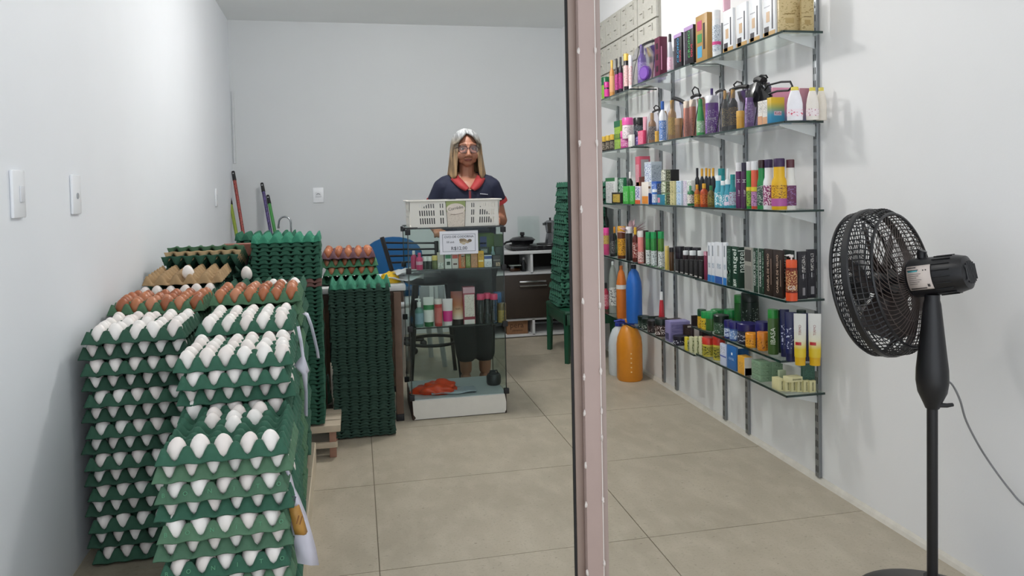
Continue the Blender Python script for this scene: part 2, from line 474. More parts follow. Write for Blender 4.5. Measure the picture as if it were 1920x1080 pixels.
def loaded_stack(sname, xl, xr, yf, top, kinds, base=LEDGE, rz=.033, pitch=.0445, visible=99, side=0, col=G1, jit=.005, eggs=EW, ename='white_egg', topfill=True, topskip=(), shades=None):
    """full trays one on another, each turned a quarter against the one below"""
    n = max(1, round((top - base) / pitch)); pitch = (top - base) / n
    xc = (xl + xr) / 2
    pos = []
    for k in range(n + 1):                       # k = 0 is the topmost
        kind = kinds[k % 2]; z = top - k * pitch
        dx = 0 if k == 0 else random.uniform(-jit, jit); dr = 0 if k == 0 else random.uniform(-.022, .022)
        cy = yf + .148 + (0 if k == 0 else random.uniform(-jit, jit))
        c = col if not shades else shades[k % len(shades)]
        place = 'topmost' if k == 0 else f'{ordn(k)} from top'
        o = put_tray(kind, c, xc + dx, cy, z, f'green pulp egg tray {place} in {sname}', 'trays of ' + sname, rz + dr)
        pos.append((kind, xc + dx, cy, z, rz + dr, o))
        if k == 0:
            if topfill: fill(kind, xc, cy, z, rz, eggs, ename, sname, 'eggs in ' + sname, None, topskip)
        elif k <= visible:
            nx, ny, px, py = cups(kind)
            tn = f'{ordn(k)} tray down'
            for i in range(nx):
                u, v = (i - nx / 2 + .5) * px, (-ny / 2 + .5) * py
                r_ = rz + dr
                put_egg(eggs, ename, xc + dx + u * math.cos(r_) - v * math.sin(r_), cy + u * math.sin(r_) + v * math.cos(r_), z,
                        f'{ename.split("_")[0]} egg, {ORD[i]} from left in {tn} of {sname}', 'eggs in ' + sname)
            if k <= side:
                for j in range(1, ny):
                    u, v = (nx / 2 - .5) * px, (j - ny / 2 + .5) * py; r_ = rz + dr
                    put_egg(eggs, ename, xc + dx + u * math.cos(r_) - v * math.sin(r_), cy + u * math.sin(r_) + v * math.cos(r_), z,
                            f'{ename.split("_")[0]} egg, {ORD[j]} along right side of {tn}, {sname}', 'eggs in ' + sname)
    return pos
def nested_stack(sname, xc, yc, base, top, kind, col, pitch, desc, lean=(0, 0), rz=0., topcol=None, odd=None, topkind=None):
    n = int(round((top - .044 - base) / pitch)); pitch = (top - .044 - base) / n
    for k in range(n + 1):
        z = top - .044 - k * pitch
        f = (n - k) / n
        c = col if not (topcol and k == 0) else topcol
        if odd and k in odd: c = odd[k]
        place = 'topmost' if k == 0 else f'{ordn(k)} from top'
        put_tray(kind, c, xc + lean[0] * f + random.uniform(-.003, .003), yc + lean[1] * f + random.uniform(-.003, .003), z,
                 f'empty {desc} pulp tray, {place} in {sname}', 'empty trays of ' + sname, rz + random.uniform(-.02, .02), ap=.13)

# front stack A: its top tray is nearly empty (five eggs in front, a few behind)
skipA = tuple((i, j) for j in range(6) for i in range(5) if not (j == 0 or (i, j) in ((1, 4), (2, 4), (3, 4), (1, 5), (2, 5), (3, 5), (2, 3))))
pa = loaded_stack('the nearest egg stack', -.447, -.172, 1.72, .575, (5, 6), pitch=.0435, side=6, topskip=skipA, jit=.007, shades=('33604d', '55795f', '4c7059'))
for k in (2, 4, 6, 8):
    if k < len(pa):
        kind, x, y, z, rz, o = pa[k]
        nx, ny, px, py = cups(kind)
        for i, ch in enumerate('BONITO'):
            text(ch, .013, mat('5f9a78', .8), o, Vector(((i - nx / 2) * px + (.006 if i == 0 else -.006 if i == nx else 0), -ny / 2 * py - .0105, .028)), face_rot(0, False, .30), 'embossed_letter', .0006)
loaded_stack('the second nearest egg stack', -.469, -.188, 2.02, .708, (6, 5), visible=3, side=3, topskip=())
loaded_stack('the third nearest egg stack', -.484, -.200, 2.32, .748, (5, 6), visible=2, side=2, topskip=())
loaded_stack('the left egg stack', -.790, -.505, 2.32, .742, (5, 6), visible=14, pitch=.0461, jit=.004, shades=('2e5543', '274a3a'))
loaded_stack('the right brown stack', -.500, -.196, 2.62, .792, (6, 5), visible=0, eggs=EB, ename='brown_egg', shades=(G2, G2))
loaded_stack('the left brown stack', -.812, -.512, 2.62, .776, (6, 5), visible=1, eggs=EB, ename='brown_egg', shades=(G2, G2))
# behind them: white eggs in a tray, kraft tray with one egg, upturned green trays
loaded_stack('the wall-side stack', -.822, -.522, 2.93, .778, (6, 5), visible=0, topfill=False, shades=(GK, GK))
fill(6, -.672, 3.08, .778, .033, EW, 'white_egg', 'the wall-side stack', 'eggs in the wall-side stack', (0,))
put_tray(5, 'a38763', -.655, 3.13, .838, 'empty kraft-brown pulp tray holding a single white egg', 'trays of the wall-side stack', .03, .05)
q = PY(355, 513, 3.04)
put_egg(EW, 'white_egg', q.x, 3.04, q.z - .028, 'lone white egg with a dark speck sitting in the kraft tray', None)
loaded_stack('the inner stack', -.505, -.205, 2.93, .785, (6, 5), visible=0, topfill=False, shades=(GK, GK))
fill(6, -.355, 3.08, .785, .033, EW, 'white_egg', 'the inner stack', 'eggs in the inner stack', (0,), ((0, 0), (1, 0), (2, 0)))
loaded_stack('the tipped tray stack by the wall', -.835, -.535, 3.28, .815, (6, 5), visible=0, topfill=False, base=0, shades=(GK, GK))
for k, (c, dz, dd) in enumerate(((G3, .900, 'green pulp tray lying on its face, lowest of three behind the kraft tray'),
                                 ('b59d78', .918, 'kraft edged pulp tray sandwiched between two upturned green trays'),
                                 (G2, .936, 'green pulp tray lying on its face, topmost behind the kraft tray'))):
    put_tray(6, c, -.645 + .008 * k, 3.40 + .008 * k, dz, dd, 'upturned trays behind the kraft tray', .04 + .02 * k, .24, True)
# carton and dark trays in the far left corner
p = PY(437, 474, 3.75)
nested_stack('the far left corner stack', -.45, 3.98, 0, .982, 6, '1d5a44', .022, 'dark green', (0, 0), .05)
t = thing('egg_carton', 'reddish brown closed egg carton lying beside the far left trays', 'egg carton', (p.x + .085, 3.68, zof(458, p.x, 3.66) - .055), .1)
b = NB()
lid = [(-.135, .0), (-.135, .035), (-.12, .055), (.12, .055), (.135, .035), (.135, 0)]
prism(b, lid, 'y', -.055, .055); bmesh.ops.bevel(b, geom=b.edges[:], offset=.006, segments=2, affect='EDGES'); obj('lid', b, mat('8b5a4c', .85, .2, 60, .3), t)
b = NB()
for i in range(6):
    for j in range(2): lathe(b, [(0, -.045), (.012, -.045), (.0215, -.004), (.0215, .004), (0, .004)], 10, cx=-.1125 + .045 * i, cy=-.025 + .05 * j)
obj('cup_base', b, mat('5c4148', .85, .2, 60, .3), t)
nested_stack('the far left pile under the carton', -.62, 3.72, 0, zof(458, p.x, 3.66) - .115, 6, '1f4a3a', .030, 'dark green')
p = PY(462, 516, 3.2)
put_egg(EW, 'white_egg', p.x, 3.22, p.z - .028, 'white egg resting beside the tall empty tray stack', None)
# tall empty stack behind the brown eggs
nested_stack('the back-left empty stack', -.305, 3.46, .150, .997, 6, '255542', .0178, 'green', (.0, .0), .03, '2f7d62', {10: '6e4c46', 11: '6a4a45'})
# central empty stack on the floor
nested_stack('the central empty stack', .017, 3.70, 0, .752, 6, '233f34', .0140, 'green', (-.012, 0), -.01, '33785f')

# ------------------------------------------------------------------ shop-front post
POST = thing('shopfront_post', 'tall beige-brown metal post standing in the foreground', 'post', (.383, 1.2, 0))
PM = mat('a59089', .5, .06, 20); PM2 = mat('8d7a70', .5, .06, 20)
box('main_profile', PM, POST, -.014, .0145, -.012, .022, 0, CEIL, .0015)
box('left_flange', PM2, POST, -.0275, -.014, .002, .018, 0, CEIL, .001)
box('right_flange', mat('9c8b84', .5, .06, 20), POST, .0155, .0285, .0, .022, 0, CEIL, .001)
box('joint_bead', mat('d6cdc6', .5), POST, .0142, .0158, -.0122, -.004, 0, CEIL, .0004)
box('rubber_gasket', mat('121010', .7), POST, -.0312, -.0275, .004, .009, 0, CEIL)
for zc, xx in ((1.465 - .066, -.0140), (1.40, .015), (1.135, -.0140), (1.245, .015), (1.245, -.0145), (.972, .015), (.98, -.0142), (.86, .015), (.852, -.014), (.792, .015), (.745, .015), (.79, -.0145), (.633, -.0145), (.638, .015), (.528, .0152), (.515, -.0145), (.70, -.0142)):
    b = NB()
    r = bmesh.ops.create_icosphere(b, subdivisions=2, radius=1)
    for v in r['verts']:
        k = 1 + random.uniform(-.35, .35); v.co = Vector((v.co.x * .0022 * k, v.co.y * .0022 * k, v.co.z * .0058 * k))
    o = obj('paint_chip', b, mat('cfc6c0', .5), POST, 60); o.location = (xx, -.0125 if xx > 0 else -.0115, zc)


# ------------------------------------------------------------------ glass shelves on slotted standards
GL = glass_mat('f9fdfb', .04, .02, 'shelf_glass'); GE = mat('12302c', .15, .05, 20, 0, 0, .5)
STEEL = mat('8f9396', .35, .06, 40, 0, .6); DSLOT = mat('2b2d2f', .6)
XF = 1.572
SH = [1.738, 1.402, 1.067, .727, .490, .366]
for i, (px, ytop) in enumerate(((1530, 2.2), (1397, 1.95), (1354, 1.93), (1263, 1.9), (1239, 1.9), (1177, 1.9), (1160, 1.9))):
    y = Yof(px, WX - .012, 1.0)
    t = thing('shelf_standard', f'grey slotted wall standard holding glass shelves, {ORD[i]} from the near end', 'shelf standard', (WX, y, .02), 0, 'slotted wall standards')
    b = NB(); bx(b, -.014, -.0005, -.013, .013, 0, ytop, .002); obj('channel', b, STEEL, t)
    b = NB()
    for k in range(int(ytop / .05)):
        for s_ in (-.005, .005): bx(b, -.0146, -.0138, s_ - .0018, s_ + .0018, .02 + k * .05, .045 + k * .05)
    o = obj('slot_row', b, DSLOT, t, 0); o['kind'] = 'stuff'
STY = [Yof(px, WX - .012, 1.0) for px in (1530, 1397, 1354, 1263, 1239, 1177, 1160)]
PANES = [(2.50, 3.262), (3.285, 4.045), (4.07, 4.83)]
SNAME = ['top', 'second', 'third', 'fourth', 'fifth', 'lowest']
PN = ['near', 'middle', 'far']
def shelf(si, pi, dz=0, y0=None, y1=None):
    ya, yb = PANES[pi]; ya = y0 or ya; yb = y1 or yb; z = SH[si] + dz
    t = thing('glass_shelf', f'clear glass shelf pane, {SNAME[si]} level, {PN[pi]} section of the right wall', 'shelf', (XF, ya, z), 0, 'glass shelf panes')
    d = WX - .016 - XF
    box('glass_pane', GL, t, .002, d, .002, yb - ya - .002, -.004, .004)
    box('polished_edge', GE, t, -.0005, .002, 0, yb - ya, -.004, .004)
    box('polished_edge', GE, t, 0, d, 0, .0025, -.004, .004)
    for k, sy in enumerate(STY):
        if ya + .01 < sy < yb:
            b = NB()
            prism(b, [(d - .150, -.0045), (d - .150, -.010), (d + .002, -.052), (d + .002, -.0045)], 'y', sy - ya - .0022, sy - ya + .0022)
            obj('bracket', b, mat('d3d6d6', .35, .04, 20, 0, .2), t)
    return t
for si in range(6):
    if si == 4: shelf(4, 0, 0, 2.54, 3.30); continue
    for pi in range(3):
        shelf(si, pi, (.0, .012, .0)[pi] if si == 0 else (0, -.012, -.018)[pi] if si == 5 else (0, .003, 0)[pi])
def shz(si, y):
    pi = 0 if y < 3.27 else 1 if y < 4.06 else 2
    return SH[si] + .0042 + ((0, .012, 0)[pi] if si == 0 else (0, -.012, -.018)[pi] if si == 5 else 0 if si == 4 else (0, .003, 0)[pi])

# ------------------------------------------------------------------ product builders
PROF = {
    'bot': ([(0, 0), (.95, 0), (1, .02), (1, .60), (.92, .68), (.45, .77), (.42, .80)], [(0, .79), (.47, .79), (.47, .985), (.42, 1), (0, 1)], (.12, .56)),
    'cyl': ([(0, 0), (.96, 0), (1, .015), (1, .80), (.9, .815)], [(0, .81), (.99, .81), (.99, .985), (.93, 1), (0, 1)], (.12, .68)),
    'jar': ([(0, 0), (.94, 0), (1, .04), (1, .60), (.93, .655)], [(0, .65), (1.04, .65), (1.04, .965), (.96, 1), (0, 1)], (.10, .56)),
    'cone': ([(0, 0), (.97, 0), (1, .03), (.96, .35), (.72, .62), (.52, .80)], [(0, .79), (.53, .79), (.48, .98), (.4, 1), (0, 1)], (.08, .40)),
    'flask': ([(0, 0), (.96, 0), (1, .02), (1, .50), (.95, .56), (.72, .64), (.70, .84)], [(0, .835), (.73, .835), (.73, .985), (.66, 1), (0, 1)], (.08, .48)),
    'jug': ([(0, 0), (.93, 0), (1, .03), (1, .58), (.93, .70), (.62, .86), (.30, .92), (.28, .94)], [(0, .93), (.33, .93), (.33, .99), (.28, 1), (0, 1)], (.15, .5)),
    'milk': ([(0, 0), (.95, 0), (1, .02), (1, .48), (.86, .66), (.58, .86), (.48, .90)], [(0, .89), (.5, .89), (.48, .985), (.40, 1), (0, 1)], (.12, .34)),
}
def camphi(x, y): return math.atan2(-x, y)
def round_item(spec, si=None, base=None, XFr=XF, yd=None):
    """spec: (shape, pxl, pxr, pytop, setback, body, cap, label, name, label text, category, extra dict)"""
    shape, pl, pr, top, off, cb, cc, cl, name, lab, cat = spec[:11]
    ex = spec[11] if len(spec) > 11 else {}
    pc = (pl + pr) / 2; r = .03
    for _ in range(5):
        if yd is None:
            X = XFr + off + r; z = base if base is not None else SH[si]
            Y = Yof(pc, X, z)
        else:
            Y = yd + off + r; X = PY(pc, 450, Y).x; z = base
        if si is not None and base is None: z = shz(si, Y)
        d = proj((X, Y, z))[2]; r = (pr - pl) * d / F / 2 * .96
    z += ex.get('up', 0)
    h = max(.012, zof(top, X, Y) - z)
    t = thing(name, lab, cat, (X, Y, z), camphi(X, Y) + ex.get('turn', 0), ex.get('group'))
    M = lambda c, ro=.32: c if not isinstance(c, str) else mat(c, ro, .08, 40)
    fl_ = ex.get('flat', 1)
    if shape == 'tube':
        b = NB(); n = 20; rings = []
        for k in range(9):
            f = k / 8; hz = h * (.16 + .84 * f); wx = r * (.92 + .08 * f); wy = r * (.8 * (1 - f) + .05)
            rings.append([b.verts.new((wx * math.cos(2 * PI * q / n), wy * math.sin(2 * PI * q / n), hz)) for q in range(n)])
        for a, c in zip(rings, rings[1:]):
            for q in range(n): b.faces.new((a[q], a[(q + 1) % n], c[(q + 1) % n], c[q]))
        b.faces.new(rings[0][::-1]); b.faces.new(rings[-1]); obj('tube_body', b, M(cb), t)
        b = NB(); lathe(b, [(0, 0), (r * .82, 0), (r * .86, h * .16), (0, h * .16)], n, 1, .85); obj('screw_cap', b, M(cc), t)
        if ex.get('strip'):
            z0, z1, c = ex['strip']; b = NB(); vs = []
            for f in (z0, z1):
                wx = r * (.92 + .08 * f); wy = r * (.8 * (1 - f) + .05)
                vs.append([b.verts.new((wx * 1.01 * math.sin(a), -wy * math.cos(a) * 1.02 - .0008, h * (.16 + .84 * f))) for a in [-.1 + 1.1 * q / 6 - .8 for q in range(7)]])
            for q in range(6): b.faces.new((vs[0][q], vs[0][q + 1], vs[1][q + 1], vs[1][q]))
            obj('printed_stripe', b, M(c), t)
        if cl:
            b = NB(); vs = []
            for k in range(5):
                f = .12 + .5 * k / 4; wx = r * (.92 + .08 * f); wy = r * (.8 * (1 - f) + .05)
                vs.append([b.verts.new((wx * 1.01 * math.sin(a), -wy * math.cos(a) * 1.03 - .0003, h * (.16 + .84 * f))) for a in [-.9 + 1.8 * q / 8 for q in range(9)]])
            for a, c in zip(vs, vs[1:]):
                for q in range(8): b.faces.new((a[q], a[q + 1], c[q + 1], c[q]))
            obj('label', b, M(cl), t)
    else:
        bp, cp, (l0, l1) = PROF[shape]
        seg = 20
        b = NB(); lathe(b, [(q * r, hh * h) for q, hh in bp], seg, 1, fl_); obj('body' if shape != 'jar' else 'tub', b, M(cb), t)
        if cc:
            b = NB(); lathe(b, [(q * r, hh * h) for q, hh in cp], seg, 1, fl_); obj('lid' if shape == 'jar' else 'cap', b, M(cc), t)
        if cl:
            l0, l1 = ex.get('lz', (l0, l1))
            pf = []
            for k in range(5):
                zz = l0 + (l1 - l0) * k / 4; rr = 1
                for (ra, za), (rb, zb) in zip(bp, bp[1:]):
                    if za <= zz <= zb and zb > za: rr = ra + (rb - ra) * (zz - za) / (zb - za)
                pf.append((rr * r + .0006, zz * h))
            b = NB(); lathe(b, pf, seg, 1, fl_ + .012); obj('label', b, M(cl), t)
        if ex.get('band'):
            (z0, z1, c) = ex['band']
            b = NB(); lathe(b, [(r + .0010, z0 * h), (r + .0010, z1 * h)], seg, 1, fl_ + .02); obj('label_band', b, M(c), t)
        if ex.get('pump'):
            b = NB(); tube(b, [(0, 0, h), (0, 0, h * 1.10), (-.004, 0, h * 1.115), (-r * .9, 0, h * 1.10)], r * .16, 8); lathe(b, [(0, h * 1.06), (r * .4, h * 1.06), (r * .4, h * 1.12), (0, h * 1.12)], 12); obj('pump', b, M(ex['pump']), t)
    if ex.get('text'):
        for (body, size, c, vert, zf) in ex['text']:
            text(body, size, mat(c, .5), t, Vector((0, -r * fl_ - .0022, h * zf)), face_rot(0, vert), 'lettering', .0002, ex.get('tsx', 1))
    t['label'] = lab
    return t, X, Y, z, r, h
def box_item(spec, si=None, base=None, XFr=XF, yd=None):
    """spec: (pxl, pxm, pxr, pytop, setback, colour, name, label, category, extra)"""
    pl, pm, pr, top, off, col, name, lab, cat = spec[:9]
    ex = spec[9] if len(spec) > 9 else {}
    if yd is None:
        X0 = XFr + off; z = base if base is not None else SH[si]
        Y0 = Yof(pm, X0, z + .03); Y1 = Yof(pl, X0, z + .03) if pm - pl > .5 else Y0 + ex.get('len', .05)
        Y1 = max(Y1, Y0 + .012)
        X1 = PY(pr, top, Y0).x if pr - pm > .5 else X0 + .05
        X1 = min(max(X1, X0 + .010), WX - .003)
        if si is not None and base is None: z = shz(si, (Y0 + Y1) / 2)
    else:
        Y0 = yd + off; z = base; X0 = PY(pm, top, Y0).x; X1 = PY(pr, top, Y0).x; Y1 = Y0 + ex.get('len', .03)
    z += ex.get('up', 0)
    h = zof(top, X0, Y0) - z
    if ex.get('h'): h = ex['h']
    h = max(h, .012)
    t = thing(name, lab, cat, ((X0 + X1) / 2, (Y0 + Y1) / 2, z), 0, ex.get('group'))
    wx, wy = (X1 - X0) / 2, (Y1 - Y0) / 2
    M = lambda c: c if not isinstance(c, str) else mat(c, .42, .06, 30)
    box(ex.get('part', 'carton'), M(col), t, -wx, wx, -wy, wy, 0, h, min(.0015, wx * .2, wy * .2))
    for (fc, u0, u1, v0, v1, c) in ex.get('pan', ()):
        pn = ex.get('pn', 'printed_panel')
        if fc == 'x': box(pn, M(c), t, -wx - .0009, -wx + .0005, wy - u1 * 2 * wy, wy - u0 * 2 * wy, h * v0, h * v1)
        elif fc == 'z': box(pn, M(c), t, -wx + u0 * 2 * wx, -wx + u1 * 2 * wx, -wy + v0 * 2 * wy, -wy + v1 * 2 * wy, h - .0005, h + .0009)
        else: box(pn, M(c), t, -wx + u0 * 2 * wx, -wx + u1 * 2 * wx, -wy - .0009, -wy + .0005, h * v0, h * v1)
    for (fc, body, size, c, vert, u, v, *sx) in ex.get('text', ()):
        if fc == 'x': loc, ph = Vector((-wx - .0013, wy - u * 2 * wy, h * v)), -PI / 2
        else: loc, ph = Vector((-wx + u * 2 * wx, -wy - .0013, h * v)), 0
        text(body, size, mat(c, .5), t, loc, face_rot(ph, vert), 'lettering', .0002, sx[0] if sx else 1)
    return t, (X0, X1, Y0, Y1, z, h)
FILM = glass_mat('f4f4f8', .11, .16, 'clear_vinyl'); BLK = mat('16161a', .55, .1, 60)
def bag(pl, pr, top, base_si, off, depth, lab, trimw=.008, handle=None, tilt=0):
    X0 = XF + off; z = SH[base_si]; Y1 = Yof(pl, X0, z); Y0 = Yof(pr, X0 + depth * .3, z)
    z = shz(base_si, (Y0 + Y1) / 2); h = zof(top, X0 + depth * .5, (Y0 + Y1) / 2) - z
    t = thing('clear_bag', lab, 'bag', (X0 + depth / 2, (Y0 + Y1) / 2, z))
    wx, wy = depth / 2, (Y1 - Y0) / 2
    b = NB(); lo = []; ring = []
    n = 16
    for (s_, zz) in ((1, 0.0005), (1.02, h * .3), (.95, h * .7), (.55, h * .97)):
        row = []
        for k in range(n):
            a = 2 * PI * k / n; cx_, cy_ = math.cos(a), math.sin(a)
            m_ = max(abs(cx_), abs(cy_)) ** .8
            row.append(b.verts.new((wx * s_ * cx_ / m_, wy * (s_ * .3 + .7) * cy_ / m_, zz + (tilt * (cy_) * h if zz > h * .5 else 0))))
        ring.append(row)
    for a_, c_ in zip(ring, ring[1:]):
        for k in range(n): b.faces.new((a_[k], a_[(k + 1) % n], c_[(k + 1) % n], c_[k]))
    b.faces.new(ring[0][::-1])
    obj('film', b, FILM, t, 60)
    b = NB(); tube(b, [(0, wy * .9 * (1 - 2 * k / 6), h + tilt * h * (1 - 2 * k / 6) + .006 * math.sin(PI * k / 6)) for k in range(7)], trimw, 8); obj('zip_trim', b, BLK, t)
    b = NB()
    for s_ in (-1, 1): tube(b, [(0, s_ * wy * .9, h * .97 + s_ * tilt * h), (-wx * .5, s_ * wy, h * .5), (-wx * .8, s_ * wy, .004)], .0022, 6)
    obj('seam_piping', b, BLK, t)
    if handle:
        hh, yy = handle
        b = NB(); tube(b, [(0, yy * wy - .03, h + .004), (-.008, yy * wy - .032, h + hh * .7), (-.01, yy * wy, h + hh), (-.008, yy * wy + .032, h + hh * .7), (0, yy * wy + .03, h + .004)], .0035, 8); obj('handle', b, BLK, t)
    return t
P = print_mat
WH = 'e9e9ec'
def label_of(b, i): return b
def rows(si, specs):
    for s in specs:
        if isinstance(s[0], str): round_item(s, si)
        else: box_item(s, si)

# ---- top shelf
T = 'on the top glass shelf'
rows(0, [
    ('jar', 1128, 1145, 145, .012, '7fae3c', '14603a', None, 'cream_jar', 'green lidded lime jar at the far end of the top glass shelf', 'jar'),
    ('jar', 1133, 1143, 154, .002, '2a2530', 'c8328e', 'd23c97', 'cream_jar', 'small magenta lidded black jar far left on top glass shelf', 'jar'),
    ('bot', 1143, 1153, 113, .006, 'c98d4c', 'd9b04a', 'dba577', 'perfume_bottle', 'slim amber bottle with gold cap at far end of top shelf', 'bottle'),
    ('bot', 1153, 1161, 110, .004, '221c28', '141318', P('c03a8c', '30142a'), 'shampoo_bottle', 'black bottle with magenta label beside gold capped amber bottle', 'bottle'),
    ('bot', 1160, 1169, 107, .008, '241d2b', '141318', P('b5347f', '30142a'), 'shampoo_bottle', 'second black magenta label bottle, next to the gold capped black one', 'bottle'),
    ('cyl', 1170, 1180, 101, .004, '1d1a20', 'd8b24c', P('e6c9c6', 'b0606a'), 'shampoo_bottle', 'black bottle with square gold cap and pink white label on top shelf', 'bottle'),
    ('cyl', 1179, 1187, 104, .012, 'efe9ea', 'f2f2f4', P('f0dada', 'd77a80'), 'shampoo_bottle', 'white bottle with pale pink label beside purple bag on top shelf', 'bottle'),
    ('bot', 1196, 1213, 84, .030, '5b3a94', '4a2a80', P('7a58ac', 'd8c8ee'), 'shampoo_bottle', 'purple bottle inside the black trimmed clear bag on top shelf', 'bottle'),
    (1228, 1237, 1251, 68, .010, '5d1838', 'gift_box', 'burgundy carton with cut-out windows on top shelf', 'box', {'pan': [('x', .3, .7, .70, .85, '1a0a12'), ('x', .3, .7, .42, .57, '1a0a12'), ('x', .3, .7, .12, .27, '1a0a12'), ('y', .18, .3, .15, .75, 'c98aa8')], 'pn': 'window'}),
    ('cone', 1251, 1263, 64, .018, 'b8b8c2', '1d1a20', P('e8b6cf', 'f5eef2'), 'gift_bottle', 'silver pink bottle with black strap between burgundy and black cartons', 'bottle'),
    (1264, 1278, 1282, 60, .008, '1c1720', 'gift_box', 'black carton with lilac top edge and colourful letters, left of two', 'box', {'pan': [('x', 0, 1, .90, 1.0, 'b394c4'), ('x', .08, .4, .12, .36, '3a3340'), ('x', .08, .4, .38, .60, '3a3340'), ('x', .08, .4, .63, .86, '3a3340')], 'text': [('x', 'CRONO', .030, '49a6d8', True, .58, .52, 1.1), ('x', 'DSUS', .024, 'd8566a', True, .86, .33)]}),
    (1283, 1300, 1305, 45, .008, '1a151c', 'gift_box', 'black carton with lilac top edge and colourful letters, right of two', 'box', {'pan': [('x', 0, 1, .90, 1.0, 'b394c4'), ('x', .08, .4, .12, .36, '3a3340'), ('x', .08, .4, .38, .60, '3a3340'), ('x', .08, .4, .63, .86, '3a3340')], 'text': [('x', 'CRONO', .032, '58b86a', True, .58, .52, 1.1), ('x', 'DSUS', .026, 'd8465a', True, .86, .33)]}),
    (1305, 1326, 1338, 22, .008, 'b08a4e', 'gift_box', 'tall gold carton with coloured windows on top shelf', 'box', {'pan': [('x', .15, .55, .68, .88, 'c2476f'), ('x', .15, .55, .42, .60, '3f8f50'), ('x', .15, .55, .10, .34, '4b9fc9'), ('x', .66, .82, .25, .80, '2b1d10')], 'pn': 'window'}),
    ('cyl', 1336, 1352, 20, .006, 'eceff3', 'f4f4f6', P('dfe6ee', '6d7f95'), 'lotion_bottle', 'white capped lotion bottle with pink tag between gold and white cartons', 'bottle', {'band': (.26, .33, 'd8458c')}),
])
for k, (pl, pm, pr, tp) in enumerate(((1356, 1374, 1379, 14), (1381, 1400, 1404, 2), (1405, 1424, 1429, -8), (1431, 1453, 1458, -22))):
    box_item((pl, pm, pr, tp, .006, 'eef0f4', 'gift_box', f'white gold-based carton with round emblem, {ORD[k]} of four on top shelf', 'box',
              {'group': 'white gold cartons on top shelf', 'pan': [('x', 0, 1, 0, .10, 'c49a58'), ('x', .10, .48, .02, .22, '1c1420'), ('x', .74, .84, .14, .80, '1d1830'), ('x', .28, .56, .32, .55, 'd2b08a'), ('x', .1, .6, .66, .68, 'b0b0ba')], 'text': []}), 0)
rows(0, [
    (1459, 1461, 1500, -10, .012, P('cfb98a', 'a8915e', 40, 90, .6), 'gift_box', 'beige carton with brown print, front one of two at near end of top shelf', 'box', {'len': .045, 'pan': [('y', .25, .75, .50, .52, '8f7742'), ('y', .3, .7, .26, .40, 'b9a06c'), ('y', .05, .95, .02, .07, '8a744a')]}),
    (1502, 1503, 1526, -6, .085, P('c0ab7c', '9a8453', 40, 90, .6), 'gift_box', 'beige carton against the wall standard, rear one of two on top shelf', 'box', {'len': .05, 'pan': [('y', .2, .8, .42, .44, '7e6638'), ('y', .25, .7, .20, .34, 'a58c58')]}),
    ('tube', 1356, 1371, -30, .050, 'e7b6c8', 'c43a78', None, 'cream_tube', 'pink capped tube behind white cartons on top shelf', 'tube', {'up': .13}),
])
bag(1183, 1229, 82, 0, .008, .10, 'clear vinyl bag with wavy black zip top on top shelf', .008, None, .02)
X, Y = 1.60, Yof(1214, 1.585, 1.74)
t = thing('cream_tub', 'round purple tub standing on edge inside the clear bag', 'tub', (1.584, Y, shz(0, Y) + .040), -PI / 2 + .35)
b = NB(); lathe(b, [(0, 0), (.036, 0), (.040, .004), (.040, .022), (.036, .026), (0, .026)], 24); o = obj('tub', b, mat('5a2f8c', .3), t); o.rotation_euler = (PI / 2, 0, 0)
b = NB(); lathe(b, [(0, .026), (.031, .026), (.031, .0275), (0, .0275)], 24); o = obj('lid', b, mat('7a52aa', .3), t); o.rotation_euler = (PI / 2, 0, 0)

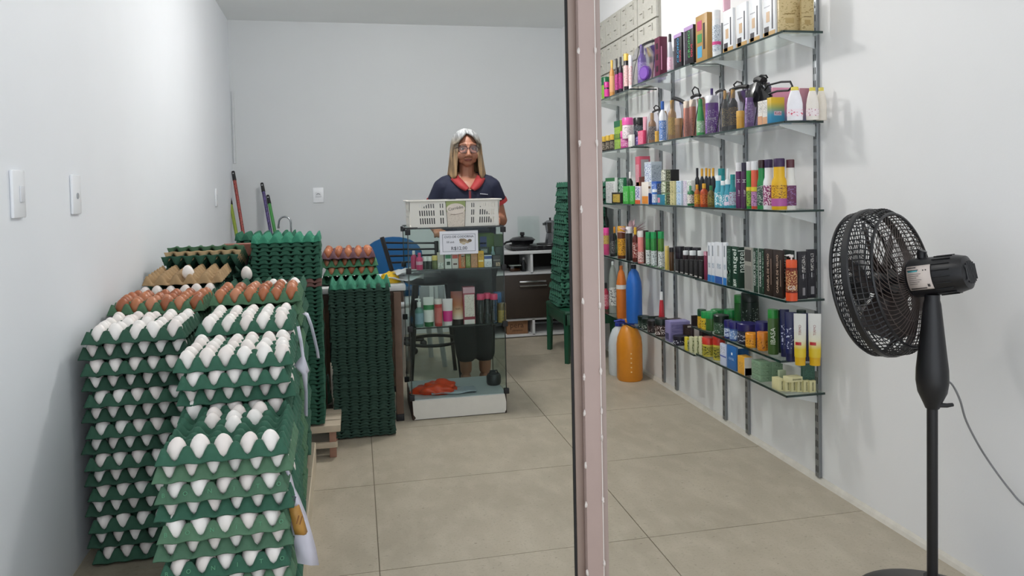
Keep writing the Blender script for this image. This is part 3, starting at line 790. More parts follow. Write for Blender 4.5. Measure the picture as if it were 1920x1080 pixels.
# ---- second shelf
for k, (a, c) in enumerate(((1129, 1137), (1136, 1145), (1144, 1153))):
    round_item(('jar', a, c, 256 - 2 * k, .004, '26201c', 'd2ad3e', P('3a3430', 'c9bda4'), 'cream_jar', f'small black jar with yellow lid, {ORD[k]} of three at far end of second shelf', 'jar', {'group': 'small yellow lid jars'}), 1)
rows(1, [
    (1152, 1163, 1168, 250, .004, '8fb43c', 'soap_box', 'lime and green carton, lower of two on second shelf', 'box', {'pan': [('x', 0, 1, .66, 1, '1d7045'), ('x', .1, .9, .1, .5, P('9cc24a', '446020'))]}),
    (1152, 1163, 1168, 225, .004, '8fb43c', 'soap_box', 'lime and green carton, upper of two on second shelf', 'box', {'up': .052, 'pan': [('x', 0, 1, .68, 1, '1c6a44'), ('x', .1, .9, .1, .5, P('a4c850', '446020'))]}),
    ('jar', 1163, 1187, 246, .006, 'c2408e', 'e05aa4', P('c24a92', 'f0d0e4'), 'hair_cream_jar', 'magenta jar with pink lid, lower one beside the lime cartons', 'jar'),
    ('jar', 1167, 1188, 221, .008, 'ecdde2', 'e25aa6', P('efe2e6', '7a6a70'), 'hair_cream_jar', 'white jar with pink lid stacked on the magenta jar', 'jar', {'up': .056}),
    (1178, 1184, 1190, 252, .002, 'efeee8', 'soap_box', 'small white carton in front of magenta jar on second shelf', 'box', {'pan': [('x', .1, .9, .1, .5, P('f2f0ea', '6a6a50'))]}),
    ('jar', 1190, 1208, 245, .030, '4a2f78', '241c34', P('4a3080', 'cfc0e8'), 'cream_jar', 'purple jar below the black jar on second shelf', 'jar'),
    ('jar', 1188, 1210, 221, .028, '1b1a20', '101014', P('2c3036', '8a929a'), 'hair_cream_jar', 'black jar with black lid stacked on purple jar', 'jar', {'up': .058}),
    (1196, 1206, 1211, 244, .004, 'd9446f', 'soap_box', 'pink patterned carton below the black jar', 'box', {'pan': [('x', .05, .95, .05, .95, P('dc4a78', 'f6c8d6', 90, 90))]}),
    ('tube', 1206, 1214, 219, .010, 'e9a9bb', 'f0d5dc', None, 'cream_tube', 'pale pink tube beside the black lidded jar on second shelf', 'tube'),
    ('bot', 1216, 1231, 212, .026, '9c6a34', 'b98a45', P('3a2326', 'd8c4b4'), 'shampoo_bottle', 'brown and amber bottle in the first clear bag of second shelf', 'bottle'),
    ('jar', 1228, 1237, 246, .012, 'd6a74c', 'c99a3e', None, 'cream_jar', 'golden jar beside blue label bottle on second shelf', 'jar'),
    ('bot', 1236, 1250, 190, .012, 'e6e8ee', '2c5aa8', P('3a72c0', 'dfe8f4'), 'shampoo_bottle', 'white bottle with bright blue label on second shelf', 'bottle', {'lz': (.03, .52)}),
    ('bot', 1253, 1269, 188, .012, 'b58a4c', 'a8803c', P('cda83e', '8a6a20'), 'shampoo_bottle', 'tan bottle with yellow label under slanted black strap', 'bottle'),
    ('jar', 1266, 1281, 222, .012, 'b98d5c', 'c79c68', None, 'cream_jar', 'tan jar beside tan bottle on second shelf', 'jar'),
    ('cyl', 1282, 1294, 190, .012, 'c77a64', 'e5d5c4', P('cb8068', '9c5444'), 'shampoo_bottle', 'peach bottle with cream cap, left of two on second shelf', 'bottle', {'lz': (.1, .5)}),
    ('cyl', 1293, 1306, 187, .014, 'c87c66', 'e6d6c6', P('cc826a', '9c5444'), 'shampoo_bottle', 'peach bottle with cream cap, beside the green bottle', 'bottle', {'lz': (.1, .5)}),
    ('cone', 1306, 1322, 186, .006, '3c9a52', '2e8a4c', P('7aa878', 'dfeede'), 'shampoo_bottle', 'green cone shaped bottle on second shelf', 'bottle'),
    ('bot', 1330, 1341, 166, .060, '4c2f7a', '3a2468', None, 'shampoo_bottle', 'dark purple bottle behind the white topped purple bottle', 'bottle'),
    ('cyl', 1323, 1348, 180, .006, '7b46a0', 'ecebf0', P('8450a8', 'efe4f6', 90, 90, .6), 'hair_cream_bottle', 'wide purple bottle with white top on second shelf', 'bottle', {'lz': (.02, .62), 'text': [('love', .022, 'f2eaf6', False, .40)]}),
    ('bot', 1354, 1366, 170, .008, '2f2c2a', 'b08a58', P('4a443e', 'c8b078'), 'shampoo_bottle', 'black bottle with tan cap in the dark bag, left of two', 'bottle'),
    ('bot', 1366, 1384, 168, .008, '2d2a2a', 'a8803f', P('46403c', 'd0a850'), 'shampoo_bottle', 'black bottle with gold print in the dark bag, right of two', 'bottle'),
    ('jar', 1381, 1396, 208, .006, 'd2a041', 'd9ab50', None, 'cream_jar', 'round golden jar at the front of the dark bag', 'jar'),
    ('cyl', 1398, 1413, 170, .010, '8d5fae', '2a2630', P('9a6cba', 'e6d8f2'), 'shampoo_bottle', 'violet bottle with black cap in the tall black bag', 'bottle'),
    (1421, 1429, 1432, 189, .004, 'e9e4de', 'soap_box', 'white and peach carton, left of two beside tall black bag', 'box', {'pan': [('x', 0, 1, .0, .36, 'd9a27e'), ('x', .1, .9, .5, .95, P('ece8e4', '8a8a90'))]}),
    (1430, 1438, 1442, 187, .004, 'e9e6e2', 'soap_box', 'white and peach carton, right of two beside yellow blue carton', 'box', {'pan': [('x', 0, 1, .0, .3, 'd8a680'), ('x', .1, .9, .45, .95, P('ece8e4', '8a8a90'))]}),
    (1438, 1446, 1471, 182, .006, grad_mat(((0, '2f86b4'), (.35, '3f90b0'), (.62, '93a060'), (.85, 'd9b32a'), (1, 'd9b32a')), 0, .095), 'soap_box', 'yellow to blue shaded carton near the end of second shelf', 'box', {'pan': [('y', .22, .76, .30, .46, 'd8c4d4')], 'text': [('y', 'Kids', .016, 'a02840', False, .5, .38)]}),
    (1446, 1449, 1484, 164, .075, grad_mat(((0, '3f8fc0'), (.3, '9b8fb8'), (.5, 'e29ab8'), (1, 'eaa0bc')), 0, .12), 'gift_pouch', 'pink and blue pouch behind the yellow blue carton', 'pouch', {'len': .03, 'part': 'pouch_body'}),
    ('milk', 1476, 1505, 163, .012, 'f0eef4', 'e6d45c', P('f2e6ee', 'd9506c', 60, 60, .6), 'lotion_bottle', 'white lotion bottle with yellow cap and blue motif, first near the end of second shelf', 'bottle', {'flat': .55}),
    (1498, 1500, 1518, 165, .120, grad_mat(((0, '6f7f9c'), (.4, 'a87f92'), (1, 'b9808c')), 0, .12), 'gift_pouch', 'mauve pouch against wall between white lotion bottles', 'pouch', {'len': .03, 'part': 'pouch_body'}),
    ('milk', 1512, 1535, 164, .078, 'e9e2da', 'dccb58', P('ece0e2', 'a8405c', 60, 60, .6), 'lotion_bottle', 'cream lotion bottle with yellow cap, second near the end of second shelf', 'bottle', {'flat': .6}),
    ('milk', 1530, 1550, 164, .128, 'e2dacd', 'd8c75a', None, 'lotion_bottle', 'cream lotion bottle with yellow cap against the wall, last on second shelf', 'bottle', {'flat': .6}),
])
bag(1210, 1238, 208, 1, .014, .09, 'clear bag with looped black strap, leftmost on second shelf', .006, (.03, 0))
bag(1248, 1284, 190, 1, .008, .09, 'clear bag with slanted thick black zip trim over tan bottle', .010, None, .13)
bag(1281, 1308, 181, 1, .010, .09, 'clear bag of peach bottles with black handle loop', .008, (.045, -.2))
bag(1322, 1352, 172, 1, .004, .11, 'clear bag holding the purple and white bottle', .006, None)
bag(1350, 1397, 166, 1, .006, .10, 'dark clear bag with crumpled black zip top', .009, (.03, .0), .01)
bag(1396, 1424, 152, 1, .008, .11, 'tall clear bag with big black flap on second shelf', .017, (.02, -.9), .02)
y = Yof(1452, 1.60, 1.5)
t = thing('bag_strap', 'looped black strap hanging over the pink pouch', 'strap', (1.63, y, zof(167, 1.63, y)))
b = NB(); tube(b, [(-.01, .13, -.01), (-.01, .08, .026), (0, 0, .028), (0, -.06, .02), (0, -.075, .0), (0, -.05, -.012), (0, .03, -.004), (-.01, .12, -.012)], .004, 8); obj('loop', b, BLK, t)
b = NB(); prism(b, [(.06, -.02), (.16, .05), (.22, .045), (.17, -.05)], 'x', -.014, .0); obj('flap', b, BLK, t)

# ---- third shelf
rows(2, [
    (1136, 1153, 1158, 333, .030, 'e2e3e2', 'medicine_box', 'white carton with green top, leftmost on third shelf', 'box', {'pan': [('x', 0, 1, .86, 1, '2f7a44'), ('x', .1, .9, .1, .8, P('e6e6e4', '8a8e90'))]}),
    (1147, 1164, 1169, 361, .003, '1f1a14', 'ointment_box', 'small black carton with yellow label on third shelf', 'box', {'pan': [('x', .15, .9, .12, .85, P('d6b848', '5a4410'))]}),
    (1158, 1170, 1175, 333, .060, '1f6a44', 'medicine_box', 'green white patterned carton behind light green cartons', 'box', {'pan': [('x', .05, .95, .05, .95, P('20704a', 'e0ece4', 60, 60, .52))]}),
    (1168, 1178, 1180, 349, .004, '45b548', 'medicine_box', 'bright green carton, left of two on third shelf', 'box', {'pan': [('x', .15, .85, .15, .7, P('4abb4c', 'e6f4e4', 60, 120, .6))]}),
    (1180, 1189, 1193, 349, .004, '3fae42', 'medicine_box', 'bright green carton, right of two on third shelf', 'box', {'pan': [('x', .15, .85, .15, .7, P('44b046', 'e6f4e4', 60, 120, .6))]}),
    ('bot', 1177, 1188, 322, .060, '1c2a22', 'ececec', P('2a7a48', 'e0e8e0'), 'oil_bottle', 'dark bottle with white cap behind bright green cartons', 'bottle'),
    (1192, 1208, 1212, 331, .040, '5a2a1e', 'medicine_box', 'brown carton with orange spots under the pink framed one', 'box', {'pan': [('x', .1, .5, .2, .8, 'c77a2c')], 'pn': 'orange_print'}),
    (1192, 1200, 1219, 293, .040, 'c9556c', 'medicine_box', 'tall carton with pink frame stacked on brown carton', 'box', {'up': .045, 'pan': [('y', .14, .86, .08, .92, 'b3b0b2'), ('x', .1, .9, .2, .8, P('e0a0ac', 'b03a50'))]}),
    (1191, 1200, 1206, 349, .004, 'e8e0ec', 'medicine_box', 'white carton with blue swirl beside the bright green ones', 'box', {'pan': [('x', .1, .9, .3, .95, P('e4e4f0', '4448a0', 60, 60, .5)), ('x', 0, 1, 0, .22, 'd85a2a')]}),
    (1203, 1216, 1224, 341, .006, 'ece4da', 'medicine_box', 'cream carton with orange base and blue patch', 'box', {'pan': [('x', .1, .95, .02, .36, 'e08a2a'), ('y', 0, 1, 0, .5, '2f4f98'), ('y', 0, .8, .7, .8, '8a6a50')]}),
    (1209, 1222, 1241, 303, .020, 'b9c2cc', 'medicine_box', 'pale blue carton with dark swirl stacked above blue cartons', 'box', {'up': .058, 'pan': [('x', .05, .95, .05, .95, P('dfe6f0', '3a58a0', 50, 50, .55)), ('y', .05, .95, .1, .9, P('b4bec8', '7a8694'))]}),
    (1222, 1231, 1241, 340, .020, '2a5ab0', 'medicine_box', 'deep blue carton under the pale blue one', 'box', {'pan': [('x', .05, .95, .1, .9, P('3468c0', 'cfdcf0')), ('y', .1, .9, .1, .9, P('20305c', 'c0ccdc'))]}),
    ('cyl', 1223, 1234, 355, .002, '3f78c8', 'e8ecf2', P('dfe8f4', '3a60b0'), 'ointment_jar', 'small blue and white jar in front of deep blue carton', 'jar'),
    (1232, 1246, 1249, 365, .001, '2b7f98', 'soap_box', 'small teal carton at the shelf edge', 'box', {'pan': [('x', .1, .4, .2, .7, 'd88aa0')], 'pn': 'pink_print'}),
])
for k, (up, tp, ct) in enumerate(((0, 352, '6a8a5c'), (.062, 321, '7c8a66'), (.124, 290, '8c8f80'))):
    box_item((1240, 1249, 1257, tp, .004, ct, 'tea_box', f'green and silver patterned carton, {["lowest", "middle", "topmost"][k]} of a pile of three', 'box', {'up': up, 'h': .061, 'group': 'patterned carton pile', 'pan': [('x', .05, .95, .05, .95, P(ct, 'e6e8d8', 50, 50, .5)), ('y', .1, .9, .1, .9, P('4a5238', 'd6d4b8', 80, 80))]}), 2)
box_item((1256, 1257, 1273, 290, .030, '1f1b1e', 'perfume_box', 'black square carton at the top of the carton piles', 'box', {'up': .124, 'len': .05, 'h': .06}), 2)
for k, (pl, pm, pr, c, ink, pos) in enumerate(((1256, 1264, 1269, 'd8cf9a', '5a5a2a', 'yellowish'), (1268, 1277, 1282, 'cfe0ee', '3a80c0', 'pale blue'), (1281, 1287, 1290, 'e6e2ee', '7a4a8a', 'white lilac'), (1288, 1296, 1304, 'e8ecea', '3a4a4a', 'white'))):
    for lv in (0, 1):
        box_item((pl, pm, pr, 352, .006 + .004 * k, c, 'medicine_box', f'{pos} narrow carton, {["lower", "upper"][lv]} of two in the carton piles', 'box', {'up': .062 * lv, 'h': .061, 'group': 'narrow carton piles', 'pan': [('x', .08, .92, .05, .95, P(c, ink, 70, 160, .54))]}), 2)
for k, (a, c_) in enumerate(((1303, 1313), (1312, 1322), (1320, 1330), (1326, 1336), (1333, 1343))):
    round_item(('bot', a, c_, 315 + k % 2, .055, '20222a', 'e0a62c' if k else '24242c', None, 'syrup_bottle', f'black bottle {"with yellow cap" if k else "with dark cap"}, {ORD[k]} in the rear row of third shelf', 'bottle', {'group': 'black syrup bottles', 'up': .0}), 2)
rows(2, [
    ('bot', 1289, 1303, 348, .004, '2f7a4c', '2a8a50', P('e6e2dc', '6a3028', 70, 90), 'oil_bottle', 'small green capped bottle with white label at shelf edge', 'bottle'),
    ('bot', 1302, 1313, 346, .003, 'b9622a', 'e0a028', P('d8a62c', '7a3a14', 70, 90), 'oil_bottle', 'small amber bottle with yellow cap, left of two at shelf edge', 'bottle'),
    ('bot', 1313, 1328, 344, .003, 'b84a24', 'e6a82a', P('d2682c', '7a2a14', 70, 90), 'oil_bottle', 'small red bottle with yellow cap, right of two at shelf edge', 'bottle'),
    ('bot', 1327, 1340, 348, .006, '6a5a28', '2a7a44', P('8a7a34', '3a3418', 70, 90), 'oil_bottle', 'small olive bottle with green cap beside turquoise bottles', 'bottle'),
    ('cyl', 1347, 1360, 316, .050, '2a9fa8', '1f8f92', None, 'lotion_bottle', 'teal capped bottle behind the turquoise bottles', 'bottle'),
    ('flask', 1340, 1355, 329, .004, '4aa9bd', 'eef2f4', P('53b0c4', 'f0f6f8', 60, 90, .52), 'lotion_bottle', 'turquoise bottle with white cap, first of three at shelf edge', 'bottle'),
    ('flask', 1350, 1362, 339, .001, '49a6b8', 'eef2f4', P('50acc0', 'f0f6f8', 60, 90, .52), 'lotion_bottle', 'turquoise bottle with white cap, short middle one of three', 'bottle'),
    ('cone', 1361, 1370, 316, .040, 'e6eaec', 'eef0f2', None, 'spray_bottle', 'white slender spray bottle behind turquoise bottles', 'bottle'),
    ('flask', 1358, 1373, 337, .003, '3f9db4', 'eef2f4', P('48a4ba', 'f2e8f4', 60, 90, .5), 'lotion_bottle', 'turquoise bottle with white cap and pink print, third of three', 'bottle', {'band': (.10, .22, 'e6d6ea')}),
    ('flask', 1368, 1381, 327, .012, '2f98a0', '158f90', P('b9c9d8', '8a4a70', 60, 90), 'lotion_bottle', 'teal capped bottle beside the first purple bottle', 'bottle'),
    ('cyl', 1380, 1391, 305, .006, '5c2058', 'ecebee', None, 'hair_dye_bottle', 'tall purple bottle with white cap and vertical lettering', 'bottle', {'text': [('H', .020, 'f2e8f2', True, .60), ('i cor', .014, 'f0e0ec', True, .34)]}),
    ('cyl', 1391, 1401, 305, .006, '4a1c4c', '221c38', None, 'hair_dye_bottle', 'tall purple bottle with black cap and vertical lettering', 'bottle', {'text': [('H', .020, 'f2e8f2', True, .60), ('i cor', .014, 'f0e0ec', True, .34)]}),
    ('cyl', 1400, 1411, 303, .010, '2a9a34', 'e8e8ec', P('8fc043', '33421a', 60, 160), 'shampoo_bottle', 'tall green bottle with white cap and lime base', 'bottle', {'lz': (.06, .38), 'band': (.38, .46, 'e0d23a')}),
    ('cyl', 1409, 1426, 302, .006, 'd8563a', 'e6e6ea', P('c78fbe', '6a3a62', 60, 160), 'shampoo_bottle', 'tall orange red bottle with white cap and mauve base', 'bottle', {'lz': (.06, .36), 'band': (.37, .46, 'e3cf3a')}),
    ('flask', 1420, 1437, 300, .002, '1f8a4a', '3c2428', P('2c4a44', 'b0c4b4', 60, 160), 'shampoo_bottle', 'green bottle with brown cap in front of white ones', 'bottle'),
    ('flask', 1431, 1453, 299, .014, 'eeeef2', '34204a', P('8f2f6a', 'f0e0ec', 90, 60, .5), 'shampoo_bottle', 'white bottle with dark purple cap and magenta label', 'bottle'),
    ('flask', 1447, 1476, 297, .004, 'e6b41a', '3a1f4a', P('dca91c', '7a4a14', 60, 120, .56), 'shampoo_bottle', 'bright yellow bottle with dark purple cap at near end of third shelf', 'bottle', {'band': (.07, .22, 'b45aa0'), 'flat': .8}),
    ('flask', 1472, 1493, 299, .050, 'e2e0da', '5a2a34', P('6a3258', '8a6a9a', 60, 60), 'shampoo_bottle', 'off-white bottle with maroon cap, last at near end of third shelf', 'bottle', {'flat': .8}),
])

# ---- fourth shelf
rows(3, [
    ('cyl', 1131, 1143, 427, .006, 'c8457c', 'ec4fa0', P('cdb05a', '8a5a34'), 'lotion_bottle', 'pink capped bottle with yellow label, far left on fourth shelf', 'bottle', {'lz': (.4, .72)}),
    ('bot', 1131, 1143, 384, .090, '16241f', '101a17', None, 'glass_bottle', 'tall dark green bottle at the far end of fourth shelf', 'bottle'),
    ('cyl', 1144, 1154, 438, .008, '1d1c1f', '28262a', P('2a2a2c', '9a9a98'), 'shampoo_bottle', 'black bottle beside the pink capped one on fourth shelf', 'bottle'),
    ('bot', 1148, 1158, 425, .030, '1c3626', 'c98a2c', P('2c4a36', '9ab09a'), 'oil_bottle', 'dark green bottle with orange cap on fourth shelf', 'bottle'),
    ('cyl', 1158, 1174, 424, .003, '5a2c14', 'e0a42c', P('dda22c', '6a3c14', 60, 110), 'syrup_bottle', 'amber bottle with yellow cap and wide yellow label', 'bottle', {'lz': (.10, .62)}),
    ('cyl', 1174, 1187, 425, .004, '1b1b1e', 'e8e4e6', None, 'shampoo_bottle', 'plain black bottle with white cap on fourth shelf', 'bottle'),
    ('bot', 1186, 1198, 426, .010, '5c241c', 'dcae34', P('8a3a34', 'e6d2c8', 60, 90), 'oil_bottle', 'reddish brown bottle with yellow cap on fourth shelf', 'bottle'),
    ('cyl', 1196, 1209, 433, .003, 'd9827c', 'e9e2de', P('e8c6c0', '9a3a3a', 60, 70), 'lotion_bottle', 'pink bottle with white cap on fourth shelf', 'bottle', {'lz': (.04, .36)}),
    ('cyl', 1206, 1217, 432, .030, '3a221c', '2c1a16', None, 'syrup_bottle', 'dark brown bottle behind the pink one on fourth shelf', 'bottle'),
    ('cyl', 1211, 1222, 435, .003, '2a8a3c', '1f9a55', P('dde4e2', '4a5a5a', 60, 120), 'lotion_bottle', 'green bottle with white lower half, first of three', 'bottle', {'lz': (.02, .46)}),
    ('cyl', 1221, 1232, 435, .003, '2a7f38', '1f9a55', P('d8e0e0', '4a5a5a', 60, 120), 'lotion_bottle', 'green bottle with white lower half, second of three', 'bottle', {'lz': (.02, .46)}),
    ('cyl', 1228, 1239, 432, .035, '33201c', '281814', None, 'syrup_bottle', 'dark brown bottle behind the green white ones', 'bottle'),
    ('cyl', 1234, 1246, 434, .003, '4a7a24', '1f9a55', P('dde2e0', '4a5a5a', 60, 120), 'lotion_bottle', 'green bottle with white lower half, third of three', 'bottle', {'lz': (.02, .46)}),
    ('cyl', 1247, 1255, 461, .003, 'd2b65a', 'd9c27a', None, 'perfume_bottle', 'slim gold perfume bottle on fourth shelf', 'bottle'),
    ('cyl', 1255, 1264, 464, .003, '4a3014', '1a1618', None, 'perfume_bottle', 'black capped dark perfume bottle beside the gold one', 'bottle'),
    ('jar', 1266, 1284, 462, .060, '241c28', '1b1822', None, 'cream_jar', 'black jar with black lid at the rear of fourth shelf, left', 'jar', {'up': .03}),
    ('jar', 1284, 1300, 463, .060, '241c28', '1b1822', None, 'cream_jar', 'black jar with black lid at the rear of fourth shelf, middle', 'jar', {'up': .03}),
    ('jar', 1299, 1315, 464, .060, '241c28', '1b1822', None, 'cream_jar', 'black jar with black lid at the rear of fourth shelf, right', 'jar', {'up': .03}),
    (1266, 1268, 1316, 474, .062, '2a2228', 'cream_box', 'low dark carton supporting the rear black jars', 'box', {'h': .0292, 'len': .06}),
])
for k, (a, c_) in enumerate(((1281, 1292), (1293, 1306), (1308, 1322))):
    round_item(('cyl', a, c_, 470, .032, '3a2c30', 'e6e8ea', None, 'serum_bottle', f'white capped small dark bottle, {ORD[k]} of three behind the black cartons', 'bottle', {'group': 'white capped serum bottles'}), 3)
for k in range(6):
    a = 1266 + 8.8 * k
    box_item((a, a + 6.6, a + 9.6, 487 + .3 * k, .004, '1d1b1d', 'serum_box', f'narrow black carton with grey print, {ORD[k]} of six in a row', 'box', {'group': 'narrow black carton row', 'pan': [('x', .15, .85, .18, .92, P('262425', '4a484a', 60, 260)), ('x', .15, .85, .05, .13, 'b9b6b2')]}), 3)
box_item((1320, 1325, 1332, 472, .010, '7a2c48', 'serum_box', 'small wine coloured carton beside the white blue cartons', 'box', {'pan': [('x', 0, 1, .86, 1, 'd9a0b4')]}), 3)
for k, (pl, pm, pr) in enumerate(((1327, 1333, 1335), (1334, 1340, 1342), (1341, 1354, 1357), (1356, 1362, 1366))):
    box_item((pl, pm, pr, 455, .006, 'dfe2e8', 'skin_care_box', f'white carton with blue base, {ORD[k]} of four from left on fourth shelf', 'box', {'group': 'white and blue cartons', 'pan': [('x', 0, 1, 0, .17, '2f7ac0' if k != 2 else '2c58a0'), ('x', .35, .62, .66, .92, '8a929c' if k != 2 else 'c2c4c8'), ('x', .3, .8, .36, .48, P('c8d2dc', '5a6a7c'))]}), 3)
NG = {'group': 'dark green gel cartons', 'text': [('x', 'natgel', .034, 'e6efe8', True, .5, .66)]}
rows(3, [
    (1363, 1371, 1374, 462, .006, '17392b', 'gel_box', 'dark green carton with small side print, first of three beside white blue cartons', 'box', {'pan': [('x', .1, .6, .3, .38, 'dfe6e0'), ('x', .2, .8, .1, .92, P('1a4030', '9ab8a8', 60, 60, .58))]}),
    (1373, 1383, 1386, 463, .006, '173f2e', 'gel_box', 'dark green carton with white lettering, second of three', 'box', {'pan': [('x', .25, .8, .03, .2, P('1a4030', 'e6efe8', 60, 60, .5))], 'text': [('x', 'natgel', .050, 'e6efe8', True, .52, .64, .9)]}),
    (1385, 1386, 1397, 464, .007, '0f2f22', 'gel_box', 'dark green carton with white lettering on its end, third of three', 'box', {'len': .02, 'text': [('y', 'natgel', .046, 'e0eae2', True, .42, .66, .9)]}),
    (1396, 1410, 1413, 465, .008, '9a9890', 'gel_box', 'grey framed window carton between dark green cartons', 'box', {'pan': [('x', .10, .90, .68, .95, '4a4846'), ('x', .10, .90, .04, .58, '7f7e79')], 'pn': 'window'}),
    (1412, 1421, 1423, 466, .008, '1d3a2c', 'gel_box', 'dark green carton with white vertical words, left of two', 'box', {'pan': [('x', 0, .12, 0, 1, 'b0b8b0'), ('x', .8, .95, .05, .95, P('28543f', 'a8c0b0', 60, 60))], 'text': [('x', 'CANELA DE VELHO', .016, 'e8ece8', True, .45, .54, 1.0)]}),
    (1422, 1432, 1434, 467, .008, '1d3a2c', 'gel_box', 'dark green carton with white vertical words, right of two', 'box', {'pan': [('x', 0, .10, 0, 1, 'b0b8b0'), ('x', .8, .95, .05, .95, P('28543f', 'a8c0b0', 60, 60))], 'text': [('x', 'CANELA DE VELHO', .016, 'e8ece8', True, .45, .54, 1.0)]}),
    (1433, 1449, 1451, 468, .010, '2a1d18', 'herb_box', 'dark brown carton with tan vertical lettering, left of two', 'box', {'pan': [('x', .80, .84, .25, .80, 'a08878')], 'text': [('x', 'CANELA DE VELHO', .0185, 'cdb29c', True, .5, .5, .92)]}),
    (1450, 1467, 1469, 470, .010, '2a1d18', 'herb_box', 'dark brown carton with tan vertical lettering, right of two', 'box', {'pan': [('x', .80, .84, .25, .80, 'a08878')], 'text': [('x', 'CANELA DE VELHO', .0185, 'cdb29c', True, .5, .5, .92)]}),
    (1468, 1485, 1490, 470, .040, '1c2622', 'gel_box', 'black green carton behind the orange spray bottle', 'box', {'text': [('x', 'natgel', .045, 'e0eae2', True, .25, .62)]}),
    ('cyl', 1474, 1495, 487, .004, '7a2a20', 'e2592c', P('8a3a24', 'e8c48a', 60, 110, .55), 'spray_bottle', 'orange and red pump bottle at the front edge of fourth shelf', 'bottle', {'band': (0, .20, 'e2552a'), 'lz': (.24, .74), 'pump': 'ecebea', 'text': [('GR', .022, 'f0e6dc', False, .32)]}),
    (1496, 1497, 1514, 472, .060, '23222a', 'gel_box', 'black carton with white emblem, left of the pair at the near end', 'box', {'len': .05, 'pan': [('y', .45, .72, .08, .24, '8d8b8f'), ('y', .40, .75, .56, .92, P('26252d', 'bdbbb8', 130, 60, .5))], 'text': [('y', '\u03c8', .03, 'e6e6ea', False, .5, .47)]}),
    (1514, 1515, 1530, 468, .112, '201f27', 'gel_box', 'black carton with white emblem, right of the pair by the wall standard', 'box', {'len': .05, 'pan': [('y', .35, .75, .08, .24, '8d8b8f'), ('y', .35, .70, .56, .92, P('26252d', 'bdbbb8', 130, 60, .5))], 'text': [('y', '\u03c8', .03, 'e6e6ea', False, .45, .47)]}),
])
# wrapped ornament hanging above the far end
y = Yof(1182, 1.62, .95)
t = thing('cellophane_bow', 'crumpled pink cellophane bow above the bottles of fourth shelf', 'bow', (1.62, y, .80))
b = NB()
for k in range(22):
    a = random.uniform(0, 2 * PI); e = random.uniform(.1, 1.2); L_ = random.uniform(.06, .12)
    d = Vector((math.cos(a) * math.cos(e), math.sin(a) * math.cos(e), math.sin(e)))
    s_ = d.cross(Vector((0, 0, 1))).normalized() * .012
    p0 = Vector((0, 0, .09)); v = [b.verts.new(p0 + d * .01 - s_ * .3), b.verts.new(p0 + d * .01 + s_ * .3), b.verts.new(p0 + d * L_ * .6 + s_ + Vector((0, 0, .006))), b.verts.new(p0 + d * L_ ), b.verts.new(p0 + d * L_ * .6 - s_)]
    b.faces.new(v)
obj('film', b, mat('c9a7ae', .15, .25, 40), t, 0, False)
b = NB(); lathe(b, [(0, 0), (.020, 0), (.024, .03), (.010, .088), (.006, .095), (0, .095)], 12); obj('wrapped_soap', b, mat('d9b9bf', .3, .2, 30), t)

